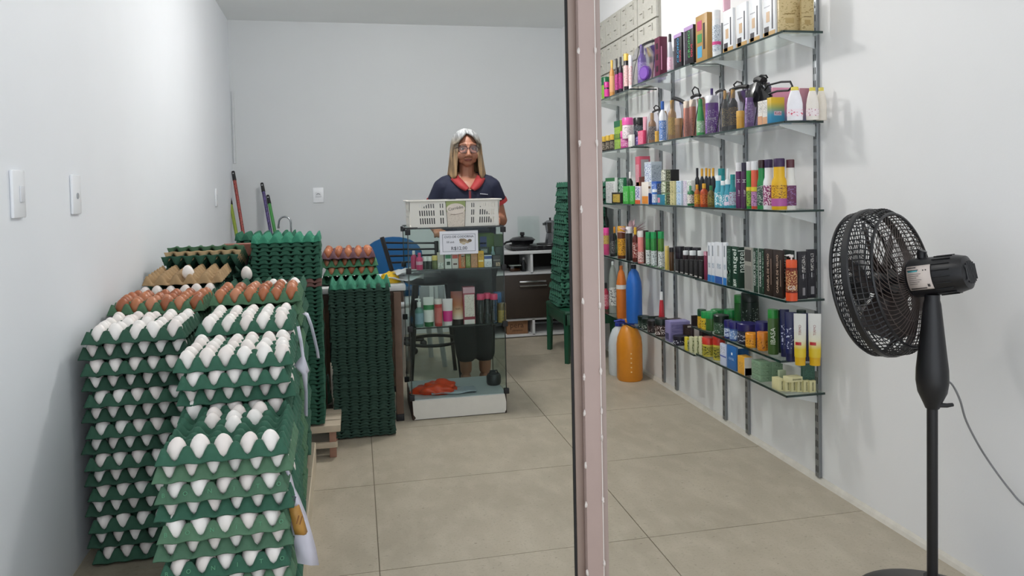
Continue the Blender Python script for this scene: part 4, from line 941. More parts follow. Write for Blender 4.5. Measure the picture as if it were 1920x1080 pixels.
# ---- fifth shelf (near section only)
rows(4, [
    ('jar', 1308, 1324, 580, .006, 'd0a62e', '1d4a30', P('d8ae30', '2c2a14', 60, 80), 'cream_jar', 'yellow labelled jar with dark lid, first on fifth shelf', 'jar'),
    ('jar', 1315, 1335, 584, .004, 'd8b832', '1e8a44', P('dcbc34', '2c2a14', 60, 80), 'cream_jar', 'yellow labelled jar with bright green lid on fifth shelf', 'jar'),
    ('jar', 1323, 1346, 584, .012, '3c6a30', '1e9048', None, 'cream_jar', 'green jar with bright green lid on fifth shelf', 'jar'),
    ('jar', 1333, 1358, 580, .085, '3c7a34', '1f8d46', None, 'cream_jar', 'green jar in the rear row of fifth shelf, left', 'jar'),
    ('jar', 1358, 1384, 580, .085, '3c7a34', '1f8d46', None, 'cream_jar', 'green jar in the rear row of fifth shelf, right', 'jar'),
    ('jar', 1338, 1367, 590, .004, '2c4a32', '17261e', P('31503a', 'aebcb0', 60, 80, .62), 'cream_jar', 'dark green jar with black lid on fifth shelf', 'jar'),
    ('cyl', 1377, 1401, 553, .090, '2c6a34', '2f8a3c', None, 'canister', 'tall green canister at the rear of fifth shelf', 'canister'),
    ('cyl', 1390, 1423, 549, .085, '16261f', '13211b', P('18281f', '9aa69c', 50, 60, .62), 'canister', 'big dark green canister at the rear of fifth shelf', 'canister'),
    ('jar', 1358, 1374, 600, .008, '2c3c80', '241f66', P('c4d0e4', '34488a', 60, 60), 'cream_jar', 'navy lidded jar with white label, first of four', 'jar'),
    ('jar', 1368, 1388, 603, .004, '36599a', '252068', P('7a98c8', 'e6ecf4', 60, 60), 'cream_jar', 'navy lidded jar with light blue label, second of four', 'jar'),
    ('jar', 1383, 1419, 605, .004, '1c1f33', '272260', P('22263c', 'd8dce6', 60, 60, .6), 'cream_jar', 'wide navy lidded jar with dark label and white words, third of four', 'jar', {'text': [('ARNICA', .0095, 'e6e8ee', False, .42), ('do Mato', .0095, 'e6e8ee', False, .24)]}),
    ('jar', 1417, 1443, 603, .030, '23264a', '252063', None, 'cream_jar', 'navy lidded jar behind orange jars, fourth of four', 'jar'),
    ('jar', 1398, 1421, 624, .002, 'e09a1c', 'e8992a', P('e2a02a', '9a5a10', 60, 80), 'cream_jar', 'small orange jar at front edge of fifth shelf, left', 'jar'),
    ('jar', 1420, 1441, 622, .016, 'd8841c', 'dd8428', P('d88a2a', '8a4a10', 60, 80), 'cream_jar', 'small orange jar at front edge of fifth shelf, right', 'jar'),
    ('cyl', 1440, 1460, 580, .020, '42602c', '2c8a3a', None, 'shampoo_bottle', 'olive green bottle with bright green cap and vertical lettering', 'bottle', {'text': [('IBASA', .026, 'dfe6d2', True, .42)]}),
    ('cyl', 1459, 1471, 581, .070, '22382a', '1f3a2c', None, 'shampoo_bottle', 'dark green bottle between olive bottle and navy tubes', 'bottle'),
    ('tube', 1463, 1480, 580, .040, '1c2150', '1a1e48', P('1f2456', 'c0c6de', 60, 60, .58), 'cream_tube', 'navy tube, first from left beside the olive bottle', 'tube'),
    ('tube', 1472, 1494, 585, .016, '1d2254', '1a1e48', P('20265a', 'c0c6de', 60, 60, .58), 'cream_tube', 'navy tube, second from left behind yellow white tube', 'tube'),
    ('cyl', 1494, 1512, 581, .100, '1a2b26', '18352c', None, 'shampoo_bottle', 'dark teal bottle behind the yellow white tubes', 'bottle'),
    ('tube', 1505, 1521, 587, .080, '1c2150', '1a1e48', None, 'cream_tube', 'navy tube between the two yellow white tubes', 'tube'),
    ('tube', 1489, 1512, 588, .012, grad_mat(((0, 'd9b61c'), (.45, 'dcc02e'), (.70, 'e6e2c8'), (1, 'e2e2de')), 0, .135), 'd9ab16', None, 'sunscreen_tube', 'yellow and white tube with red stripe, left of two', 'tube', {'strip': (.28, .35, 'b8262a'), 'text': [('TERMO', .012, '8a2a20', True, .70)]}),
    ('tube', 1516, 1540, 588, .060, grad_mat(((0, 'd9b61c'), (.45, 'dcc02e'), (.70, 'e6e2c8'), (1, 'e2e2de')), 0, .135), 'd9ab16', None, 'sunscreen_tube', 'yellow and white tube with red stripe, right of two by the wall', 'tube', {'strip': (.28, .35, 'b8262a'), 'text': [('TERMO', .012, '8a2a20', True, .70)]}),
])

# ---- lowest shelf, from far to near
def bigbot(pl, pr, top, off, cb, cc, lab, ex={}):
    return round_item(('jug', pl, pr, top, off, cb, cc, None, 'detergent_bottle', lab, 'bottle', ex), 5)
rows(5, [
    ('bot', 1131, 1142, 530, .040, 'b03048', '1a1c1e', P('c23a54', 'f0d6da'), 'detergent_bottle', 'red bottle with black cap, far end of lowest shelf', 'bottle'),
    ('jug', 1142, 1158, 490, .030, '9aa09a', 'd8dcdc', P('d8dad6', '6a6a6a', 40, 60), 'detergent_bottle', 'translucent grey bottle with white label on lowest shelf', 'bottle'),
    ('jug', 1156, 1176, 498, .008, 'd8782c', 'c96a24', None, 'detergent_bottle', 'orange bottle with small white tag on lowest shelf', 'bottle', {'band': (.56, .64, 'e8e4de')}),
    ('jug', 1174, 1205, 496, .012, '2a6cc4', '1e2430', None, 'detergent_bottle', 'large bright blue bottle with dark cap on lowest shelf', 'bottle'),
    ('cone', 1235, 1247, 547, .080, 'c8323c', 'f0f0f2', None, 'spray_bottle', 'red bottle with white nozzle behind the dark jars', 'bottle'),
    (1214, 1216, 1244, 573, .040, '1c2c26', 'cream_box', 'dark green carton with white stripe among the dark jars', 'box', {'len': .05, 'up': .03, 'h': .043, 'pan': [('y', .02, .98, .44, .54, 'c8d0ca')]}),
    ('jar', 1196, 1218, 592, .006, '1c3028', '15251f', P('22382e', 'c0ccc4', 60, 70, .62), 'cream_jar', 'dark green jar with dark lid, first in row on lowest shelf', 'jar'),
    ('jar', 1203, 1226, 596, .004, '1d2f28', '15251f', P('24362e', 'd0d8d0', 60, 70, .6), 'cream_jar', 'dark green jar with dark lid, second in row on lowest shelf', 'jar'),
    ('jar', 1214, 1236, 600, .003, '241a1c', '1f1a1c', P('2c2022', 'b8a8a4', 60, 70, .6), 'cream_jar', 'dark brown jar, third in row on lowest shelf', 'jar'),
    ('jar', 1228, 1252, 596, .004, '33201f', '1b2420', P('3a2523', 'e6dcd6', 60, 70, .56), 'cream_jar', 'brown jar with white print, fourth in row on lowest shelf', 'jar'),
    (1250, 1252, 1280, 594, .080, '1d3428', 'cream_box', 'low dark green carton holding up the left brown carton', 'box', {'len': .06, 'h': .030}),
    (1281, 1282, 1305, 596, .080, '1d3428', 'cream_box', 'low dark green carton holding up the right brown carton', 'box', {'len': .06, 'h': .030}),
    (1250, 1258, 1281, 566, .078, '332220', 'cream_box', 'brown carton with white emblem, left of two on green cartons', 'box', {'up': .031, 'h': .058, 'pan': [('y', .1, .9, .1, .66, P('3a2826', '6a5450')), ('y', .3, .7, .74, .9, 'cfc4be'), ('x', .2, .8, .4, .7, 'd0c6c0')]}),
    (1281, 1282, 1305, 566, .080, '33221f', 'cream_box', 'brown carton with white emblem, right of two on green cartons', 'box', {'up': .031, 'h': .058, 'len': .05, 'pan': [('y', .1, .9, .1, .66, P('3a2826', '6a5450')), ('y', .3, .7, .74, .9, 'cfc4be')]}),
    (1247, 1257, 1294, 604, .010, '8b84b4', 'soap_box', 'lilac carton with grey lines on lowest shelf', 'box', {'pan': [('y', .06, .94, .12, .88, P('8f88b6', '6a6494', 8, 300, .5)), ('x', .1, .7, .1, .4, '4c4a70')]}),
    ('jar', 1262, 1288, 629, .001, '1c1b26', '22202e', P('242336', 'e0e0ea', 60, 70, .62), 'cream_jar', 'small black jar with white mark in front of lilac carton', 'jar'),
    (1297, 1298, 1316, 592, .060, '2c1f22', 'cream_box', 'dark brown carton with white mark beside lilac carton', 'box', {'len': .05, 'pan': [('y', .2, .7, .35, .6, 'd2c8c6')]}),
    (1314, 1316, 1336, 612, .070, '2b1e20', 'cream_box', 'dark brown carton behind the red lidded jars', 'box', {'len': .05}),
])
for k in range(4):
    box_item((1283 + 9 * k, 1288 + 9 * k, 1293.5 + 9 * k, 633 - k * .3, .003, 'd8c83c' if k == 0 else 'cfd0a8', 'soap_box', f'small yellow green carton, {ORD[k]} of four at the edge of lowest shelf', 'box', {'group': 'small yellow green cartons', 'len': .03, 'pan': [('y', .15, .85, .1, .8, P('dcdcb8', '5a6a24', 90, 90, .5))]}), 5)
rows(5, [
    ('jar', 1317, 1341, 632, .003, 'cfc04a', 'd23a2c', P('a8a03a', '3c4018', 60, 70), 'ointment_jar', 'yellow green jar with red lid, left of two on lowest shelf', 'jar'),
    ('jar', 1337, 1360, 630, .014, 'cbbc48', 'cf382a', P('a49c38', '3c4018', 60, 70), 'ointment_jar', 'yellow green jar with red lid, right of two on lowest shelf', 'jar'),
    (1350, 1361, 1366, 647, .003, 'ccd4ea', 'soap_box', 'pale blue and white carton beside red lidded jars', 'box', {'pan': [('x', .1, .9, .55, .9, P('e0e4f2', '3a4a80')), ('x', 0, 1, .40, .46, '5a6ab0')]}),
    (1363, 1380, 1384, 652, .003, '2a68ac', 'soap_box', 'bright blue carton at the edge of lowest shelf', 'box', {'pan': [('x', .2, .8, .4, .5, P('2f70b4', 'd0e0f0')), ('x', .5, .62, .62, .72, 'e6eef6')]}),
    (1382, 1384, 1404, 655, .060, '26609c', 'soap_box', 'bright blue carton behind the first blue one', 'box', {'len': .05}),
    (1383, 1396, 1412, 671, .003, 'e2a83c', 'soap_box', 'orange carton with white side on lowest shelf', 'box', {'pan': [('y', 0, 1, 0, 1, 'd8d2cc'), ('y', .05, .8, 0, .4, 'a86a44'), ('x', .2, .8, .3, .7, P('e6b04a', '8a5a14'))]}),
])
for k, (pl, pm, pr, off) in enumerate(((1409, 1426, 1447, .010), (1446, 1448, 1468, .060))):
    for lv in range(3):
        box_item((pl, pm, pr, 680, off, '7f9c80', 'soap_box', f'sage green carton, {["bottom", "middle", "top"][lv]} of the {["left", "right"][k]} pile', 'box', {'group': 'sage green carton piles', 'up': .0262 * lv, 'h': .026, 'len': .05, 'pan': [('y', .2, .8, .25, .7, P('88a488', '3f5c46', 90, 300)), ('x', .1, .9, .2, .75, P('88a488', '56705a', 60, 300))]}), 5)
for k in range(6):
    a = 1447 + 11.5 * k
    box_item((a if k == 0 else a + 13, a + 14, a + 25.2, 699 - .2 * k, .006 + .02 * k, 'd8d2a0', 'soap_box', f'cream carton standing on end, {ORD[k]} of six from left', 'box', {'group': 'cream cartons on lowest shelf', 'len': .05, 'h': .046, 'text': [('y', 'ENXOFRE', .0085, '3f4428', True, .5, .5, .9)]}), 5)
rows(5, [
    (1468, 1478, 1505, 686, .012, 'd9d3a4', 'soap_box', 'cream carton lying on top of the cream row', 'box', {'up': .0468, 'h': .019, 'len': .05, 'text': [('y', 'ENXOFRE', .0085, '3f4428', False, .6, .5)]}),
    (1458, 1462, 1474, 690, .050, 'b4c0a0', 'soap_box', 'pale green carton behind the cream row, left', 'box', {'up': 0, 'len': .04, 'h': .062}),
    (1504, 1505, 1528, 684, .090, '35584a', 'soap_box', 'dark green carton against the wall at near end of lowest shelf', 'box', {'len': .05, 'pan': [('y', .15, .85, .2, .8, P('3c6252', '1f3a2e', 60, 200))]}),
])
# ---- jugs on the floor under the shelves
round_item(('jug', 1141, 1181, 604, -.05, 'cfd6da', '2a3a9a', None, 'detergent_jug', 'big white plastic jug standing on the floor behind the orange one', 'jug'), None, 0)
o = round_item(('jug', 1156, 1206, 598, -.045, 'd98a24', 'd8861f', None, 'detergent_jug', 'big orange jug with blue ribbon standing on the floor under the shelves', 'jug'), None, 0)
t, X, Y, z, r, h = o
b = NB()
for s_ in (-1, 1):
    tube(b, [(0, 0, h * .945), (s_ * .05, -.005, h * .985), (s_ * .085, 0, h * .965), (s_ * .05, .004, h * .935), (0, 0, h * .94)], .007, 8)
tube(b, [(-.03, -.01, h * .93), (0, -.026, h * .935), (.03, -.01, h * .93)], .008, 8); obj('ribbon', b, mat('27389c', .5, .1, 30), t)
b = NB()
for k in range(5): bx(b, .006, .014, -r - .002, -r + .004, h * (.16 + .075 * k), h * (.16 + .075 * k) + .006)
o = obj('level_marks', b, mat('e8c890', .4), t); o['kind'] = 'stuff'

# ------------------------------------------------------------------ pallet, table and the things on it
WOOD = mat('8a6b52', .7, .25, 18, .15); PALE = mat('b9ab97', .75, .2, 20, .2)
t = thing('wooden_pallet', 'small wooden pallet under the back-left empty tray stack', 'pallet', (-.30, 3.46, 0))
for k in range(3): box('top_board', PALE, t, -.20, .205, -.135 + .095 * k, -.055 + .095 * k, .118, .148, .002)
for sx in (-.17, .155):
    for sy in (-.12, .11): box('leg', mat('9a7462', .75, .2, 20, .2), t, sx, sx + .030, sy, sy + .03, 0, .118, .002)
box('rail', PALE, t, -.19, .19, -.125, -.105, .045, .070, .002)
TZ = .690
t = thing('work_table', 'white topped work table with a brown wooden leg behind the central tray stack', 'table', (.08, 4.12, 0))
box('table_top', mat('dcdcdc', .4, .05, 10), t, -.30, .160, -.27, .30, TZ - .030, TZ, .004)
for sx, sy in ((.112, -.315), (-.27, -.24), (-.27, .25), (.12, .25)):
    w_ = .0185
    b = NB(); bx(b, sx - w_, sx + w_, sy - w_ , sy + w_, .035, TZ - .030, .002); lg = obj('leg', b, mat('6b5446', .7, .25, 25, .15), t, 35)
    box('foot', BLK, lg, sx - .02, sx + .02, sy - .02, sy + .02, 0, .035, .002)
box('apron', mat('54433a', .7, .25, 25, .15), t, -.29, .15, -.262, -.242, TZ - .09, TZ - .030, .002)
t = thing('drawer_cabinet', 'black rolling drawer cabinet under the white table', 'cabinet', (-.20, 4.64, 0))
box('body', mat('17181a', .5, .1, 20), t, -.17, .20, -.16, .2, .17, .60, .004)
for k in range(3): box('drawer', mat('1c1d20', .45, .1, 20), t, -.165, .195, -.172, -.16, .18 + .14 * k, .31 + .14 * k, .003)
for sx in (-.13, .16):
    b = NB(); lathe(b, [(0, -.012), (.05, -.012), (.05, .012), (0, .012)], 16)
    o = obj('caster', b, mat('101012', .5), t); o.rotation_euler = (0, PI / 2, 0); o.location = (sx, -.13, .055)
    box('caster_fork', mat('101012', .5), t, sx - .02, sx + .02, -.15, -.11, .10, .172)
def tray_on(kind, col, x, y, z, lab, skip=(), front=False):
    put_tray(kind, col, x, y, z, lab, 'trays on the white table', .0)
    fill(kind, x, y, z, 0, EB, 'brown_egg', {0: 'the table pile'}.get(0), 'brown eggs on the table', (0,) if front else None, (), lab.split()[0] + ' tray')
xt = PY(655, 500, 3.92).x
put_tray(6, '2c5a44', xt, 4.07, TZ + .001, 'third green pulp tray, lowest of the pile on the white table', 'trays on the white table')
put_tray(5, '3f7a58', xt + .01, 4.07, TZ + .045, 'second green pulp tray with brown eggs showing, on the white table', 'trays on the white table')
fill(5, xt + .01, 4.07, TZ + .045, 0, EB, 'brown_egg', 'the table pile', 'brown eggs on the table', (0,), (), 'middle tray')
put_tray(6, '4a7a58', xt, 4.07, TZ + .089, 'upper green pulp tray with brown eggs showing, on the white table', 'trays on the white table')
fill(6, xt, 4.07, TZ + .089, 0, EB, 'brown_egg', 'the table pile', 'brown eggs on the table', (0,), (), 'upper tray')
put_tray(5, '5e3f46', xt - .004, 4.07, TZ + .133, 'purplish brown pulp tray full of brown eggs on the white table', 'trays on the white table')
fill(5, xt - .004, 4.07, TZ + .133, 0, EB, 'brown_egg', 'the table pile', 'brown eggs on the table', None, (), 'topmost tray')
def lump(name, lab, cat, c, rx, ry, rz_, m, amp=.25, sub=4, sc=3):
    b = NB(); r = bmesh.ops.create_icosphere(b, subdivisions=sub, radius=1)
    from mathutils import noise
    for v in r['verts']:
        k = 1 + amp * noise.noise(v.co * sc + Vector(c) * 7)
        v.co = Vector((v.co.x * rx * k, v.co.y * ry * k, max(-.02, v.co.z) * rz_ * k))
    o = obj(name, b, m, None, 80); o.location = c; return tag(o, lab, cat)
p = PY(731, 521, 3.95)
lump('yellow_cloth', 'folded bright yellow cloth on the table beside the trays', 'cloth', (p.x, 3.98, TZ + .002), .055, .05, .055, mat('d9ae14', .6, .12, 30), .2)
for k, (px, py, a) in enumerate(((762, 512, .3), (758, 523, -.12))):
    p = PY(px, py, 4.0)
    b = NB(); n = 6; g = [[b.verts.new((-.09 + .18 * i / n, -.07 + .14 * j / n, .012 * math.sin(i * 1.1 + j + k) + .02 + .05 * (k == 0) * (i / n) ** 2)) for j in range(n + 1)] for i in range(n + 1)]
    for i in range(n):
        for j in range(n): b.faces.new((g[i][j], g[i + 1][j], g[i + 1][j + 1], g[i][j + 1]))
    o = obj('paper_sheet', b, mat('e6e8ec', .6, .04), None, 80); md = o.modifiers.new('s', 'SOLIDIFY'); md.thickness = .0012
    o.location = (p.x + .01, 4.0 - .03 * k, TZ + .004 + .02 * (1 - k)); o.rotation_euler = (0, 0, a)
    tag(o, ['curled white paper sheet on the table beside the glass case', 'flat wrinkled white paper at the table edge'][k], 'paper')
p = PY(602, 672, 3.95)
lump('green_bag', 'crumpled dark green plastic bag beside the black drawer cabinet', 'bag', (p.x, 4.06, 0.155), .045, .05, .14, mat('2c5a48', .35, .2, 30), .4)
box_ = NB(); bx(box_, p.x - .05, p.x + .05, 4.0, 4.11, 0.10, .153, .003)
tag(obj('grey_box', box_, mat('6e6a64', .8, .15, 20), None, 35), 'low grey box beneath the dark green plastic bag', 'box')
for k in range(2):
    o = bpy.context.scene.objects['grey_box']
o['label'] = 'low grey box beneath the dark green plastic bag'
o.location = (0, 0, -.10)
bpy.context.scene.objects['green_bag'].location.z = .055

# ------------------------------------------------------------------ chairs behind the glass case
BM = mat('17171a', .45, .1, 40)
sx0, sy0 = .450, 4.62
t = thing('bar_stool', 'black metal bar stool with slatted back and foot ring behind the glass case', 'stool', (sx0, sy0, 0))
b = NB(); lathe(b, [(0, .60), (.15, .60), (.172, .615), (.172, .655), (.15, .675), (0, .68)], 24); obj('seat', b, mat('1b1b1f', .5, .1, 30), t)
b = NB(); tube(b, [(.165 * math.cos(2 * PI * k / 24), .165 * math.sin(2 * PI * k / 24), .235) for k in range(24)], .0105, 8, True); obj('foot_ring', b, BM, t)
for sx in (-1, 1):
    for sy in (-1, 1):
        b = NB(); tube(b, [(sx * .10, sy * .10, .61), (sx * .155, sy * .155, 0)], .0125, 8); obj('leg', b, BM, t)
pa_, pb_ = PY(716, 445, 4.50), PY(735, 508, 4.46); pc_ = PY(818, 452, 4.60)
def L(v): return v - Vector((sx0, sy0, 0))
va = L(pa_); vb = L(pb_); vb = va + (vb - va) * 1.35
b = NB(); tube(b, [va, vb, Vector((-.15, -.05, .64))], .0135, 8); obj('back_post', b, BM, t)
vd = L(pc_); b = NB(); tube(b, [vd, vd + Vector((.0, -.03, -.2)), Vector((.13, .0, .62))], .0135, 8); obj('back_post', b, BM, t)
for k in range(4):
    f = (.16 + .20 * k); q0 = va.lerp(va + (vb - va) / 1.35, f); q1 = vd + Vector((0, -.012 * k, -.012 - .036 * k))
    b = NB(); tube(b, [q0, q0.lerp(q1, .5) + Vector((0, .04, -.004)), q1], .006, 8); obj('back_rung', b, BM, t)
p = PY(738, 500, 5.30)
t = thing('blue_chair', 'blue office chair with rounded back behind the white table', 'chair', (p.x, 5.30, 0))
b = NB()
pts = [(-.20, .56)] + [(.205 * -math.cos(PI * k / 14), .70 + .155 * math.sin(PI * k / 14) ** .8) for k in range(15)] + [(.20, .56), (.15, .50), (-.15, .50)]
prism(b, pts, 'y', -.025, .02); bmesh.ops.bevel(b, geom=[e for e in b.edges if len(e.link_faces) == 2 and e.calc_face_angle(0) > 1], offset=.008, segments=2, affect='EDGES')
obj('backrest', b, mat('17598f', .4, .1, 20), t, 50)
box('seat', mat('17598f', .5, .1, 20), t, -.21, .21, .03, .43, .42, .47, .015)
b = NB(); tube(b, [(0, .0, .55), (0, -.03, .45), (0, .05, .41), (0, .2, .40)], .016, 8); obj('back_bracket', b, BM, t)
b = NB(); lathe(b, [(0, .06), (.022, .06), (.022, .42), (0, .42)], 12, cy=.2); obj('gas_column', b, BM, t)
for k in range(5):
    a = 2 * PI * k / 5 + .3
    b = NB(); tube(b, [(0, .2, .09), (.23 * math.cos(a), .2 + .23 * math.sin(a), .055)], .015, 8); lg = obj('foot', b, BM, t)
    b = NB(); ball(b, (.23 * math.cos(a), .2 + .23 * math.sin(a), .028), .027, sub=2); obj('caster', b, BM, lg)
t = thing('plastic_stool', 'pale grey plastic stool behind the lower part of the glass case', 'stool', (.37, 5.02, 0), .2)
box('seat', mat('b9bcbd', .4, .05), t, -.14, .14, -.14, .14, .41, .44, .01)
for sx in (-1, 1):
    for sy in (-1, 1):
        b = NB(); tube(b, [(sx * .115, sy * .115, .415), (sx * .155, sy * .155, .0)], .021, 8, False, .017); obj('leg', b, mat('b9bcbd', .4, .05), t)

# ------------------------------------------------------------------ glass display case
VX0, VX1, VY0, VY1, VZ, VT = .252, .745, 3.775, 4.165, .105, .985
CG = glass_mat('f5faf8', .016, .015, 'case_glass'); CE = mat('0f1a18', .2, .05, 20)
t = thing('display_case', 'small glass display case with white wooden base in the middle of the shop', 'display case', ((VX0 + VX1) / 2, (VY0 + VY1) / 2, 0))
hx, hy = (VX1 - VX0) / 2, (VY1 - VY0) / 2
bs = box('base', mat('3a2a22', .7, .2, 25), t, -hx, hx, -hy, hy, 0, VZ - .004, .003)
b = NB()
prism(b, [(-hx + .010, .004), (hx - .012, .004), (hx - .004, .018), (hx - .003, .06), (hx - .010, VZ - .004), (-hx + .002, VZ - .004), (-hx + .006, .03), (-hx + .018, .012)], 'y', -hy - .003, -hy + .004)
obj('front_panel', b, mat('d9d6cf', .5, .06, 20), bs)
box('floor_panel', mat('b9c0c4', .35, .06, 10), t, -hx + .003, hx - .003, -hy + .003, hy - .003, VZ - .004, VZ)
g = .003
for nm, a in (('glass_panel', (-hx, hx, -hy, -hy + g)), ('glass_panel', (-hx, -hx + g, -hy + g, hy - g)), ('glass_panel', (hx - g, hx, -hy + g, hy - g)), ('glass_panel', (-hx, hx, hy - g, hy))):
    box(nm, CG, t, *a, VZ, VT - .005)
box('glass_top', CG, t, -hx - .004, hx + .004, -hy - .004, hy + .004, VT - .005, VT)
CS = [zof(505, .5, VY0), zof(612, .5, VY0)]
for z in CS:
    box('glass_shelf', CG, t, -hx + .004, hx - .004, -hy + .004, hy - .004, z - .003, z + .003)
    box('shelf_edge', CE, t, -hx + .004, hx - .004, -hy + .0032, -hy + .0045, z - .0035, z + .0035)
for nm, a in ((-1, -1), (1, -1), (-1, 1), (1, 1)):
    box('corner_edge', CE, t, nm * hx - .0022, nm * hx + .0022, a * hy - .0022, a * hy + .0022, VZ, VT)
for sy in (-1, 1): box('top_edge', CE, t, -hx - .004, hx + .004, sy * (hy + .0045) - .001, sy * (hy + .0045) + .001, VT - .006, VT + .001)
for sx in (-1, 1): box('top_edge', CE, t, sx * (hx + .0045) - .001, sx * (hx + .0045) + .001, -hy, hy, VT - .006, VT + .001)
for sx in (-1, 1):
    for sy in (-1, 1):
        for z in (VT - .020, CS[0], CS[1], VZ + .012):
            box('corner_clip', BLK, t, sx * hx - .013, sx * hx + .013, sy * hy - .011, sy * hy + .011, z - .014, z + .014, .002)
b = NB(); tube(b, [(-hx - .03, -hy - .01, VT - .012), (-hx - .02, -hy - .008, VT + .002), (-hx + .05, -hy, VT + .001)], .004, 6); obj('hook_wire', b, BLK, t)

zs = CS[0] + .0032
def ci(lst, z, y):
    for s in lst:
        if isinstance(s[0], str): round_item(s, None, z, XF, y)
        else: box_item(s, None, z, XF, y)
y = VY0 + .012
ci([
    ('bot', 769, 781, 470, .05, 'c43a6a', 'e2dada', None, 'lotion_bottle', 'dark pink bottle with white cap at left of upper case shelf', 'bottle'),
    ('bot', 779, 792, 474, .0, 'd23a70', 'd94a80', P('e8c0d0', 'b03060', 200, 300), 'lotion_bottle', 'bright pink bottle at front left of upper case shelf', 'bottle', {'lz': (.3, .5)}),
    ('jar', 791, 801, 481, .02, '23302a', 'dfe0de', None, 'cream_jar', 'dark jar with white speckled lid, left of two in glass case', 'jar'),
    ('jar', 800, 810, 481, .02, '23302a', 'dfe0de', None, 'cream_jar', 'dark jar with white speckled lid, right of two in glass case', 'jar'),
    ('jar', 809, 820, 479, .0, '4a5a2c', 'd9c26a', P('3f4f2a', 'a0a860', 200, 300), 'cream_jar', 'olive jar with yellow lid in glass case', 'jar'),
    (820, 820, 832, 474, .0, 'b9b2a6', 'soap_box', 'grey beige carton in the upper case row', 'box', {'pan': [('y', .1, .9, .05, .4, P('8a948a', 'e8e8e2', 200, 200, .5))]}),
    (834, 834, 846, 476, .0, 'dcdcd8', 'soap_box', 'white carton with green top in the glass case', 'box', {'pan': [('y', .08, .92, .68, .93, '1f7a48'), ('y', .25, .8, .25, .48, '1a3a28')]}),
    (847, 847, 859, 476, .0, 'd8cfc8', 'soap_box', 'white carton with red top in the glass case', 'box', {'pan': [('y', .08, .92, .68, .93, 'c8483c'), ('y', .2, .8, .25, .36, '5a3a34')]}),
    (860, 860, 872, 477, .0, 'd2662a', 'soap_box', 'orange carton in the upper case row', 'box', {'pan': [('y', .35, .9, .08, .9, P('8a5a2c', 'e0b080', 200, 200, .5)), ('y', .4, .9, .82, .98, 'e8ded0')]}),
    (873, 873, 882, 477, .0, '7a8a3e', 'soap_box', 'olive green carton in the upper case row', 'box', {'pan': [('y', .15, .85, .15, .85, P('86964a', 'c0c890', 200, 200))]}),
    (883, 883, 895, 476, .0, 'c88f62', 'soap_box', 'tan carton in the upper case row', 'box', {'pan': [('y', .15, .85, .1, .85, P('d09a70', '7a4a2a', 200, 200))]}),
    (896, 896, 907, 471, .0, 'd9a41e', 'soap_box', 'yellow carton in the upper case row', 'box', {'pan': [('y', .1, .9, .35, .45, 'efdca0'), ('y', .2, .8, .5, .85, P('e0b030', '7a4a10', 200, 200, .52))]}),
    (908, 908, 922, 479, .0, 'e2e4ea', 'soap_box', 'white carton with blue top in the glass case', 'box', {'pan': [('y', 0, 1, .70, .95, '35508c'), ('y', .1, .9, .1, .5, P('e4e6ec', '34363c', 60, 700))]}),
    (924, 924, 938, 479, .0, '2c2a28', 'soap_box', 'black carton with pale motif at the right of upper case row', 'box', {'pan': [('y', .4, .95, .05, .4, P('c9b090', '3a2e26', 200, 200, .5)), ('y', .05, .95, .55, .62, '8a8680')]}),
    (898, 898, 926, 438, .17, '4d6a2c', 'coffee_pack', 'green pack with blue hexagon at the back of upper case shelf', 'pack', {'len': .06, 'pan': [('y', .05, .5, .35, .9, '3a4f86'), ('y', .08, .45, .66, .7, 'c8d0e0'), ('y', .08, .45, .5, .54, 'c8d0e0')]}),
    (926, 926, 944, 440, .17, '39502c', 'coffee_pack', 'dark green pack at the back right of upper case shelf', 'pack', {'len': .06}),
    ('bot', 919, 928, 462, .08, '7a9a98', '8ab0b0', None, 'lotion_bottle', 'pale teal bottle behind the white blue carton', 'bottle'),
    (900, 900, 917, 464, .09, '1f332b', 'soap_box', 'dark green carton behind the yellow one', 'box', {'len': .04, 'pan': [('y', .1, .8, .7, .9, P('b8c4bc', '1f332b', 200, 300, .5))]}),
    (929, 929, 943, 463, .09, '1f332b', 'soap_box', 'dark teal carton behind the black one', 'box', {'len': .04}),
], zs, y)
zs = CS[1] + .0032
